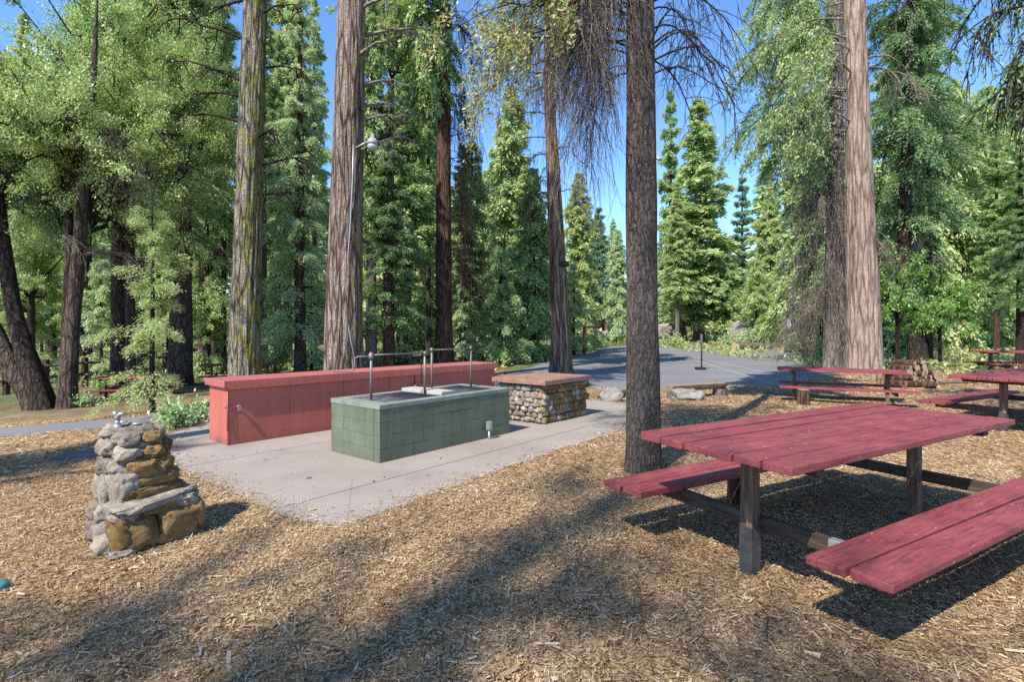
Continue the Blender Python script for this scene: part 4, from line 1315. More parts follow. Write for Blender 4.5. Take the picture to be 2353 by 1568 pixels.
# leaves and twigs fallen on the patio
r = np.random.default_rng(17); n = 1700
P = np.stack([r.uniform(-5.2, 2.4, n), r.uniform(3.8, 11, n)], 1); P = P[inside(P, SLAB) & (pdist(P, SLAB) > 0.05)]; n = len(P)
a = r.uniform(0, 6.28, n); D = np.stack([np.cos(a), np.sin(a), r.uniform(0, .25, n)], 1); S = unit(np.cross(D, np.array([0, 0.2, 1.0])))
L = 0.014 * np.exp(r.normal(0, .65, n)); L = np.minimum(L, 0.09)
Q = leafq(np.column_stack([P, np.full(n, 0.0165)]), unit(D), S, L, L * r.uniform(.2, .5, n))
tag(put('leaf_litter', quads_me('leaf_litter', Q), None, ('chip_dark',)), 'scattered dry leaves and twigs on the concrete patio', 'leaf litter', kind='stuff')

# ------------------------------------------------------------------ hero trees


def trunk_part(root, path, rad, bark, n=56, ridge=0.05, nr=14, seed=1, flare=0.45, fh=0.45, knob=0.05, K=None, name='trunk'):
    v, f = trunk_grid(path, rad, n, K, ridge, nr, seed, flare, fh, knob)
    return put(name, mesh_np(name, v, f, True), root, (bark,))


def hang_twigs(starts, dirs, Ls, droop, up, nsub, sublen, r0, seed, hang=0.8, nsub2=3, sides=4, K=9, spread=0.8, t0=0.15):
    """dead branch systems: main arching limbs, side twigs, finer twigs"""
    r = np.random.default_rng(seed); N = len(starts)
    tt = np.linspace(0, 1, K)
    Ls = np.asarray(Ls)
    C = starts[:, None] + dirs[:, None] * (Ls[:, None] * (tt - 0.22 * tt ** 2)[None])[:, :, None]
    C[:, :, 2] += Ls[:, None] * (up * tt - droop * tt ** 2)[None]
    C += np.cumsum(r.normal(0, 0.035, (N, K, 3)) * Ls[:, None, None], 1) * tt[None, :, None]
    V, Fq_ = tubes_np(C, r0 * (0.6 + 0.4 * Ls / Ls.max())[:, None] * (1 - 0.8 * tt)[None], sides)
    out = [(V, Fq_)]; curves = C
    prevC, rr = C, r0 * 0.45
    for lev, (ns, sl) in enumerate(((nsub, sublen), (nsub2, sublen * 0.5))):
        M = len(prevC) * ns; pi = np.repeat(np.arange(len(prevC)), ns); Kp = prevC.shape[1]
        f = r.uniform(t0, 0.98, M) * (Kp - 1); i0 = np.floor(f).astype(int); w = (f - i0)[:, None]
        st = prevC[pi, i0] * (1 - w) + prevC[pi, np.minimum(i0 + 1, Kp - 1)] * w
        tg = unit(prevC[pi, np.minimum(i0 + 1, Kp - 1)] - prevC[pi, i0] + 1e-6)
        sd = unit(tg + r.normal(0, spread, (M, 3)))
        ln = sl * r.uniform(0.4, 1.3, M); K2 = 6; t6 = np.linspace(0, 1, K2)
        C2 = st[:, None] + sd[:, None] * (ln[:, None] * (t6 - 0.35 * t6 ** 2)[None])[:, :, None]
        C2[:, :, 2] -= hang * ln[:, None] * (t6 ** 1.6)[None]
        C2 += np.cumsum(r.normal(0, 0.04, (M, K2, 3)) * ln[:, None, None], 1) * t6[None, :, None]
        V, Fq_ = tubes_np(C2, np.full((M, 1), rr) * (1 - 0.7 * t6)[None], 3)
        out.append((V, Fq_)); prevC = C2; rr *= 0.6
    return out, curves, prevC


def join_vf(lst):
    V = []; Fs = []; b = 0
    for v, f in lst:
        V.append(v); Fs.append(f + b if f.shape[1] == 4 else f); b += len(v)
    return np.concatenate(V), np.concatenate(Fs)


def dir2(az, el=0.0):
    az = np.asarray(az); return np.stack([np.cos(az) * np.cos(el), np.sin(az) * np.cos(el), np.sin(el) + 0 * az], 1)


def crown_on(root, proto, fol, X, Y, R, H, z, rz=0.0, name='crown', limbs=True):
    p = PROTO[proto]
    o = put(name, p['crown'], root); own_mat(o, fol)
    o.location = (X, Y, z); o.rotation_euler = (0, 0, rz); o.scale = (R / p['R'], R / p['R'], H / p['Hc'])


def hero(name, label, px, py):
    X, Y = at(px, py); z = float(terr(X, Y))
    return thing(name, label, 'tree', (X, Y, z)), X, Y


# T1 mossy pine behind the counter
o, X, Y = hero('pine_tree', 'tall furrowed pine trunk with bright yellow moss, left one behind the red counter', 562, 905)
trunk_part(o, [(0, 0, -0.3), (0.02, 0, 1.5), (0.12, 0, 5), (0.28, 0, 10), (0.35, 0, 24)], [0.345, 0.325, 0.28, 0.225, 0.06], 'bark_mossy', 72, 0.07, 15, 41, 0.18, 0.5, 0.04)
ws = np.array([3.2, 4.6, 5.3, 6.3, 6.9, 7.6, 8.2, 9.2, 5.9, 7.2, 8.8, 9.6]); az = np.array([2.9, 0.3, 0.2, 3.1, 2.8, 0.4, 3.3, 2.7, -0.5, 3.6, -0.3, 2.9])
tw, cv, _ = hang_twigs(np.stack([0.03 * ws - 0.02 + 0.2 * np.cos(az), 0.2 * np.sin(az), ws], 1), dir2(az, 0.1), np.array([0.7, 0.9, 1.5, 2.6, 3.0, 1.2, 2.6, 2.8, 1.0, 2.0, 1.3, 2.5]), 0.25, 0.25, 9, 0.55, 0.04, 42, 0.35, 4)
v, f = join_vf(tw); put('bare_branches', mesh_np('bare_branches', v, f, True), o, ('twig_dark',))  # bare branches and twigs off the trunk, not a crown
crown_on(o, 'oak_b', 'fol_mid', 0.35, 0, 1.7, 8, 16)

# T2 big cedar behind the counter, carries the lamp
o, X, Y = hero('cedar_tree', 'massive red brown cedar trunk behind the red counter carrying the lamp', 788, 900)
T2X, T2Y = X, Y
trunk_part(o, [(0, 0, -0.3), (0.02, 0, 1.5), (0.1, 0, 5), (0.22, 0, 9), (0.3, 0, 24)], [0.42, 0.395, 0.34, 0.285, 0.08], 'bark_cedar', 80, 0.06, 17, 43, 0.16, 0.5, 0.03)
ws = np.array([8.05, 6.9, 6.1, 7.5, 5.4, 6.5, 8.6]); az = np.array([0.25, 0.1, 0.05, -0.5, -0.3, 0.7, -0.2])
tw, cv, _ = hang_twigs(np.stack([0.12 + 0.3 * np.cos(az), 0.28 * np.sin(az), ws], 1), dir2(az, 0.1), np.array([2.2, 1.2, 1.4, 2.4, 1.8, 2.0, 2.5]), 0.35, 0.30, 6, 0.5, 0.042, 44, 0.35, 3)
v, f = join_vf(tw); put('bare_branches', mesh_np('bare_branches', v, f, True), o, ('twig_grey',))
crown_on(o, 'cedar_a', 'fol_mid', 0.25, 0, 1.7, 10, 15)

# lamp on the cedar with its conduit
zz_ = lambda py: CH - (py - HY) * T2Y / F
lx = (822 - CX) * T2Y / F; hx = (872 - CX) * T2Y / F
lp = thing('area_lamp', 'white bell shaped area lamp on a bracket arm fixed to the big cedar', 'lamp', (lx, T2Y - 0.22, zz_(347)))
lp.scale = (0.86, 0.86, 0.80)
m = MB(); m.tube([(-0.03, 0.08, -0.02), (0.03, 0, 0), (hx - lx - 0.10, -0.12, 0.15)], 0.022, 8); m.build('arm', 'galvanised', lp)
cx_, cy_ = hx - lx, -0.14
m = MB(); m.tube([(cx_, cy_, q) for q in (0.34, 0.33, 0.22, 0.20, 0.15, 0.09, 0.04)], [0.02, 0.05, 0.055, 0.09, 0.125, 0.135, 0.137], 20); m.build('housing', 'grey_enamel', lp)
m = MB(); m.tube([(cx_, cy_, q) for q in (0.04, -0.03, -0.09, -0.12)], [0.125, 0.125, 0.11, 0.03], 20); m.build('lens', 'lamp_glass', lp)
cd = thing('conduit', 'pale electrical conduit running down the big cedar below the lamp', 'conduit', (0, 0, 0))
m = MB()
cp = []
for pxc, pyc in ((822, 345), (820, 420), (815, 520), (808, 620), (805, 690), (812, 760), (830, 850)):
    cp.append(((pxc - CX) * T2Y / F, T2Y - 0.33, zz_(pyc)))
m.tube(cp, 0.016, 8); m.build('pipe', 'galvanised', cd)

# T12 tall grey trunk right of the patio with dead hanging branches
o, X, Y = hero('pine_tree', 'tall grey scaly trunk standing between patio and large picnic table', 1478, 1083)
trunk_part(o, [(0, 0, -0.25), (0.0, 0, 1.2), (-0.02, 0, 3), (-0.04, 0, 5.2), (0.02, 0, 16)], [0.178, 0.155, 0.142, 0.118, 0.04], 'bark_grey', 64, 0.045, 13, 45, 0.24, 0.25, 0.07, K=260)
r = np.random.default_rng(46)
n = 24; z = r.uniform(3.9, 6.6, n); az = r.normal(-0.1, 0.6, n)
tw, cv, _ = hang_twigs(np.stack([0.1 * np.cos(az), 0.1 * np.sin(az), z], 1), dir2(az, 0.2), r.uniform(0.7, 1.6, n), 1.15, 0.35, 7, 0.5, 0.012, 47, 0.5, 4, spread=0.95)
v, f = join_vf(tw)
dk = put('bare_branches', mesh_np('bare_branches', v, f, True), o, ('twig_dark',))
n = 26; z = r.uniform(3.9, 6.0, n); az = PI + r.normal(-0.15, 0.5, n)
tw, cv, _ = hang_twigs(np.stack([0.1 * np.cos(az), 0.1 * np.sin(az), z], 1), dir2(az, 0.15), r.uniform(0.5, 1.15, n), 0.9, 0.30, 13, 0.80, 0.011, 48, 0.85, 8, spread=0.75)
v, f = join_vf(tw)
put('bare_branches', mesh_np('bare_branches', v, f, True), o, ('twig_grey',))
n = 15; z = r.uniform(4.1, 5.8, n); az = PI + r.normal(-0.1, 0.5, n); ln = r.uniform(1.3, 2.5, n)
tw, cv, tips = hang_twigs(np.stack([0.1 * np.cos(az), 0.1 * np.sin(az), z], 1), dir2(az, 0.05), ln, 0.45, 0.15, 12, 0.5, 0.012, 49, 0.5, 3, spread=0.7, t0=0.4)
v, f = join_vf(tw)
put('bare_branches', mesh_np('bare_branches', v, f, True), o, ('twig_dark',))
P = tips.reshape(-1, 3); P = P[(P[:, 0] < -0.75)]; P = np.repeat(P, 4, 0) + r.normal(0, 0.05, (len(P) * 4, 3)); m_ = len(P)
D = unit(r.normal(0, 0.6, (m_, 3)) + np.array([-0.4, 0, -0.5])); S = unit(np.cross(D, r.normal(0, 1, (m_, 3))))
put('crown', quads_me('crown', leafq(P, D, S, 0.055 * r.uniform(.6, 1.3, m_), 0.016 * r.uniform(.6, 1.3, m_))), o, ('fol_dying',))
crown_on(o, 'cedar_b', 'fol_mid', 0, 0, 1.7, 8, 9.5)

# T11 trunk behind the stone table with lamp
o, X, Y = hero('cedar_tree', 'slim moss edged cedar trunk rising behind the stone table', 1291, 868)
T11 = (X, Y)
trunk_part(o, [(0, 0, -0.2), (-0.03, 0, 1.5), (-0.18, 0, 4.5), (-0.36, 0, 8), (-0.45, 0, 15)], [0.32, 0.27, 0.22, 0.15, 0.05], 'bark_cinnamon', 56, 0.05, 13, 50, 0.35, 0.5, 0.03)
r = np.random.default_rng(51)
n = 26; z = r.uniform(4.0, 10, n); az = np.where(r.random(n) < 0.6, PI, 0) + r.normal(0, 0.6, n)
tw, cv, _ = hang_twigs(np.stack([-0.3 + 0.1 * np.cos(az), 0.1 * np.sin(az), z], 1), dir2(az, 0.15), r.uniform(0.8, 2.0, n), 0.55, 0.1, 7, 0.6, 0.02, 52, 0.5, 3)
v, f = join_vf(tw); put('bare_branches', mesh_np('bare_branches', v, f, True), o, ('twig_dark',))
crown_on(o, 'cedar_b', 'fol_mid', -0.45, 0, 0.9, 5, 11)
lp = thing('area_lamp', 'small dark area lamp on the slim cedar behind the stone table', 'lamp', ((1293 - CX) * Y / F, Y - 0.32, CH - (612 - HY) * Y / F))
m = MB(); m.tube([(-0.06, 0.14, -0.02), (0, 0, 0.05)], 0.015, 8); m.build('arm', 'dark_steel', lp)
m = MB(); m.tube([(0.02, -0.05, q) for q in (0.12, 0.09, 0.02, -0.05, -0.06)], [0.03, 0.1, 0.13, 0.12, 0.03], 14); m.build('housing', 'dark_steel', lp)
cd = thing('conduit', 'thin cable running down the slim cedar behind the stone table', 'conduit', (0, 0, 0))
m = MB(); m.tube([((px - CX) * Y / F, Y - 0.33, CH - (py - HY) * Y / F) for px, py in ((1292, 618), (1294, 680), (1299, 760), (1303, 860))], 0.010, 6); m.build('cable', 'grey_enamel', cd)

# T10
o, X, Y = hero('pine_tree', 'dark reddish trunk with drooping dead twigs, between lamp and open sky', 1020, 846)
trunk_part(o, [(0, 0, -0.2), (0, 0, 2), (-0.02, 0, 6), (0.05, 0, 12), (0.1, 0, 24)], [0.32, 0.29, 0.26, 0.2, 0.06], 'bark_red', 40, 0.06, 11, 53, 0.5, 0.5, 0.05)
r = np.random.default_rng(54); n = 46; z = r.uniform(3.2, 13, n); az = r.normal(-0.1, 0.7, n)
tw, cv, _ = hang_twigs(np.stack([0.15 * np.cos(az), 0.15 * np.sin(az), z], 1), dir2(az, 0.2), r.uniform(0.7, 1.7, n), 1.0, 0.35, 8, 1.1, 0.02, 55, 1.1, 4, spread=0.4)
v, f = join_vf(tw); put('bare_branches', mesh_np('bare_branches', v, f, True), o, ('twig_dark',))
crown_on(o, 'cedar_a', 'fol_mid', -0.5, 0, 1.2, 13, 9.5)

# T13 big pale cedar right, T14 dark companion
o, X, Y = hero('cedar_tree', 'huge pale barked cedar standing beside the firewood pile', 1985, 858)
T13 = (X, Y)
trunk_part(o, [(0, 0, -0.3), (0.0, 0, 1.5), (-0.1, 0, 4), (-0.22, 0, 9), (-0.35, 0, 13), (-0.4, 0, 26)], [0.50, 0.475, 0.415, 0.33, 0.275, 0.08], 'bark_pale', 88, 0.04, 15, 56, 0.25, 0.45, 0.03)
r = np.random.default_rng(57); n = 26; z = r.uniform(6.6, 14, n); az = np.where(r.random(n) < 0.85, PI - 0.35, 0.3) + r.normal(0, 0.6, n)
tw, cv, tips = hang_twigs(np.stack([-0.25 + 0.3 * np.cos(az), 0.3 * np.sin(az), z], 1), dir2(az, 0.1), r.uniform(1.2, 3.8, n), 0.55, 0.2, 9, 0.9, 0.035, 58, 0.6, 5, spread=0.6)
v, f = join_vf(tw); put('bare_branches', mesh_np('bare_branches', v, f, True), o, ('twig_grey',))
P = tips.reshape(-1, 3); P = P[(P[:, 0] - 0.66 * P[:, 1] < -1.0) & (P[:, 2] > 4.8)]; P = P[r.random(len(P)) < 0.62]; P = np.repeat(P, 6, 0) + r.normal(0, 0.09, (len(P) * 6, 3)); m_ = len(P)
D = unit(r.normal(0, 0.5, (m_, 3)) + np.array([-0.3, 0, -0.8])); S = unit(np.cross(D, r.normal(0, 1, (m_, 3))))
put('crown', quads_me('crown', leafq(P, D, S, 0.13 * r.uniform(.6, 1.3, m_), 0.045 * r.uniform(.6, 1.3, m_))), o, ('fol_mid',))
crown_on(o, 'cedar_fine', 'fol_mid', -0.6, 1.2, 3.0, 11, 17.5, name='crown')
o, X, Y = hero('pine_tree', 'dark trunk hung with grey dead twigs just left of the huge pale cedar', 1918, 851)
trunk_part(o, [(0, 0, -0.3), (0.0, 0, 2), (0.02, 0, 6), (0, 0, 12), (0, 0, 24)], [0.36, 0.31, 0.27, 0.23, 0.07], 'bark_ash', 40, 0.06, 11, 59, 0.3, 0.5, 0.06)
r = np.random.default_rng(60); n = 60; z = r.uniform(2.2, 10, n); az = PI + r.normal(0.1, 0.8, n)
tw, cv, _ = hang_twigs(np.stack([0.15 * np.cos(az), 0.15 * np.sin(az), z], 1), dir2(az, 0.1), r.uniform(0.7, 1.9, n), 0.9, 0.2, 10, 0.9, 0.018, 61, 1.0, 5, spread=0.5)
v, f = join_vf(tw); put('bare_branches', mesh_np('bare_branches', v, f, True), o, ('twig_grey',))
crown_on(o, 'cedar_fine', 'fol_mid', -0.9, 1.6, 2.5, 16, 7.5)

# T15 dark leaning trunk behind firewood
o, X, Y = hero('oak_tree', 'dark leaning trunk behind the firewood pile with dense green crown', 2114, 842)
trunk_part(o, [(0, 0, -0.3), (-0.15, 0, 1.2), (-0.55, 0, 3.5), (-0.62, 0, 6), (-0.45, 0, 9), (-0.4, 0, 17)], [0.34, 0.27, 0.20, 0.20, 0.16, 0.04], 'bark_dark', 32, 0.06, 9, 62, 0.35, 0.4, 0.07)
r = np.random.default_rng(63); n = 16; z = r.uniform(3, 8, n); az = r.uniform(0, 6.28, n)
tw, cv, _ = hang_twigs(np.stack([-0.55 + 0.1 * np.cos(az), 0.1 * np.sin(az), z], 1), dir2(az, 0.1), r.uniform(0.8, 2.0, n), 0.3, 0.1, 6, 0.6, 0.02, 64, 0.3, 3)
v, f = join_vf(tw); put('bare_branches', mesh_np('bare_branches', v, f, True), o, ('twig_grey',))
crown_on(o, 'cedar_fine', 'fol_dark', -0.4, 0, 2.9, 12.5, 5.2)

# T3 leaning pair, T4 slim twin at far left
o, X, Y = hero('oak_tree', 'dark forked oak leaning out of the frame across the path', 100, 940)
s = Y / F
trunk_part(o, [(0.05, 0, -0.3), (-0.02, 0, 0.15), (-55 * s, 0, 170 * s), (-90 * s, 0.1, 290 * s), (-125 * s, 0.2, 480 * s), (-150 * s, 0.2, 760 * s), (-150 * s, 0.2, 1200 * s)], [0.27, 0.24, 0.155, 0.13, 0.11, 0.08, 0.03], 'bark_dark', 36, 0.05, 9, 65, 0.35, 0.35, 0.08, name='trunk')
trunk_part(o, [(-0.06, -0.03, -0.3), (-0.14, -0.03, 0.15), (-72 * s, -0.05, 105 * s), (-130 * s, -0.1, 230 * s), (-205 * s, -0.1, 400 * s), (-270 * s, -0.1, 720 * s)], [0.21, 0.19, 0.165, 0.145, 0.13, 0.07], 'bark_fir', 36, 0.05, 9, 66, 0.2, 0.35, 0.08, name='trunk')
crown_on(o, 'oak_fine', 'fol_dark', -1.6, 0.3, 3.0, 5.0, 4.2)
o, X, Y = hero('oak_tree', 'slim twin stemmed oak rising straight beside the leaning oak', 155, 938)
s = Y / F
trunk_part(o, [(0, 0, -0.2), (0.0, 0, 0.5), (12 * s, 0, 200 * s), (28 * s, 0, 380 * s), (36 * s, 0, 530 * s), (60 * s, 0, 760 * s), (60 * s, 0.1, 950 * s)], [0.19, 0.165, 0.14, 0.12, 0.10, 0.06, 0.02], 'bark_fir', 30, 0.06, 9, 67, 0.3, 0.3, 0.06)
trunk_part(o, [(-0.05, 0.05, -0.2), (-0.1, 0.05, 0.8), (-4 * s, 0.05, 250 * s), (-2 * s, 0.1, 430 * s), (-55 * s, 0.2, 600 * s), (-100 * s, 0.2, 700 * s)], [0.10, 0.095, 0.085, 0.075, 0.06, 0.03], 'bark_dark', 24, 0.05, 7, 68, 0.2, 0.3, 0.06, name='trunk')
r = np.random.default_rng(69); n = 22; z = r.uniform(3.2, 6.2, n); az = r.uniform(-1.3, 1.3, n)
tw, cv, _ = hang_twigs(np.stack([0.25 + 0 * z, 0.0 * z, z], 1), dir2(az, 0.15), r.uniform(0.8, 2.3, n), 0.3, 0.15, 9, 0.6, 0.018, 169, 0.4, 5, spread=0.8)
v, f = join_vf(tw); put('bare_branches', mesh_np('bare_branches', v, f, True), o, ('twig_grey',))
crown_on(o, 'oak_fine', 'fol_oak', 0.3, 0.3, 2.5, 4.6, 3.8)
crown_on(o, 'oak_fine', 'fol_oak', 1.1, 1.8, 1.9, 4.0, 4.8, 2.0)

# off-frame neighbours right of the camera: its bough hangs into the upper right corner
o = thing('cedar_tree', 'dark cedar bough hanging in from outside the frame, upper right corner', 'tree', (8.3, 6.6, 0))
trunk_part(o, [(0, 0, -0.3), (0, 0, 4), (0.1, 0, 18)], [0.32, 0.26, 0.06], 'bark_fir', 30, 0.06, 9, 70, 0.3)
r = np.random.default_rng(71); n = 14; z = r.uniform(4.6, 8.5, n); az = PI + r.normal(-0.1, 0.45, n)
tw, cv, tips = hang_twigs(np.stack([0.15 * np.cos(az), 0.15 * np.sin(az), z], 1), dir2(az, 0.1), r.uniform(1.8, 3.2, n), 0.42, 0.1, 11, 0.7, 0.03, 72, 0.7, 6, spread=0.6, t0=0.3)
v, f = join_vf(tw); put('bare_branches', mesh_np('bare_branches', v, f, True), o, ('twig_dark',))
P = tips.reshape(-1, 3); P = P[r.random(len(P)) < 0.5]; P = np.repeat(P, 2, 0) + r.normal(0, 0.07, (len(P) * 2, 3)); m_ = len(P)
D = unit(r.normal(0, 0.5, (m_, 3)) + np.array([-0.3, 0, -0.7])); S = unit(np.cross(D, r.normal(0, 1, (m_, 3))))
put('crown', quads_me('crown', leafq(P, D, S, 0.08 * r.uniform(.6, 1.3, m_), 0.022 * r.uniform(.6, 1.3, m_))), o, ('fol_dark',))

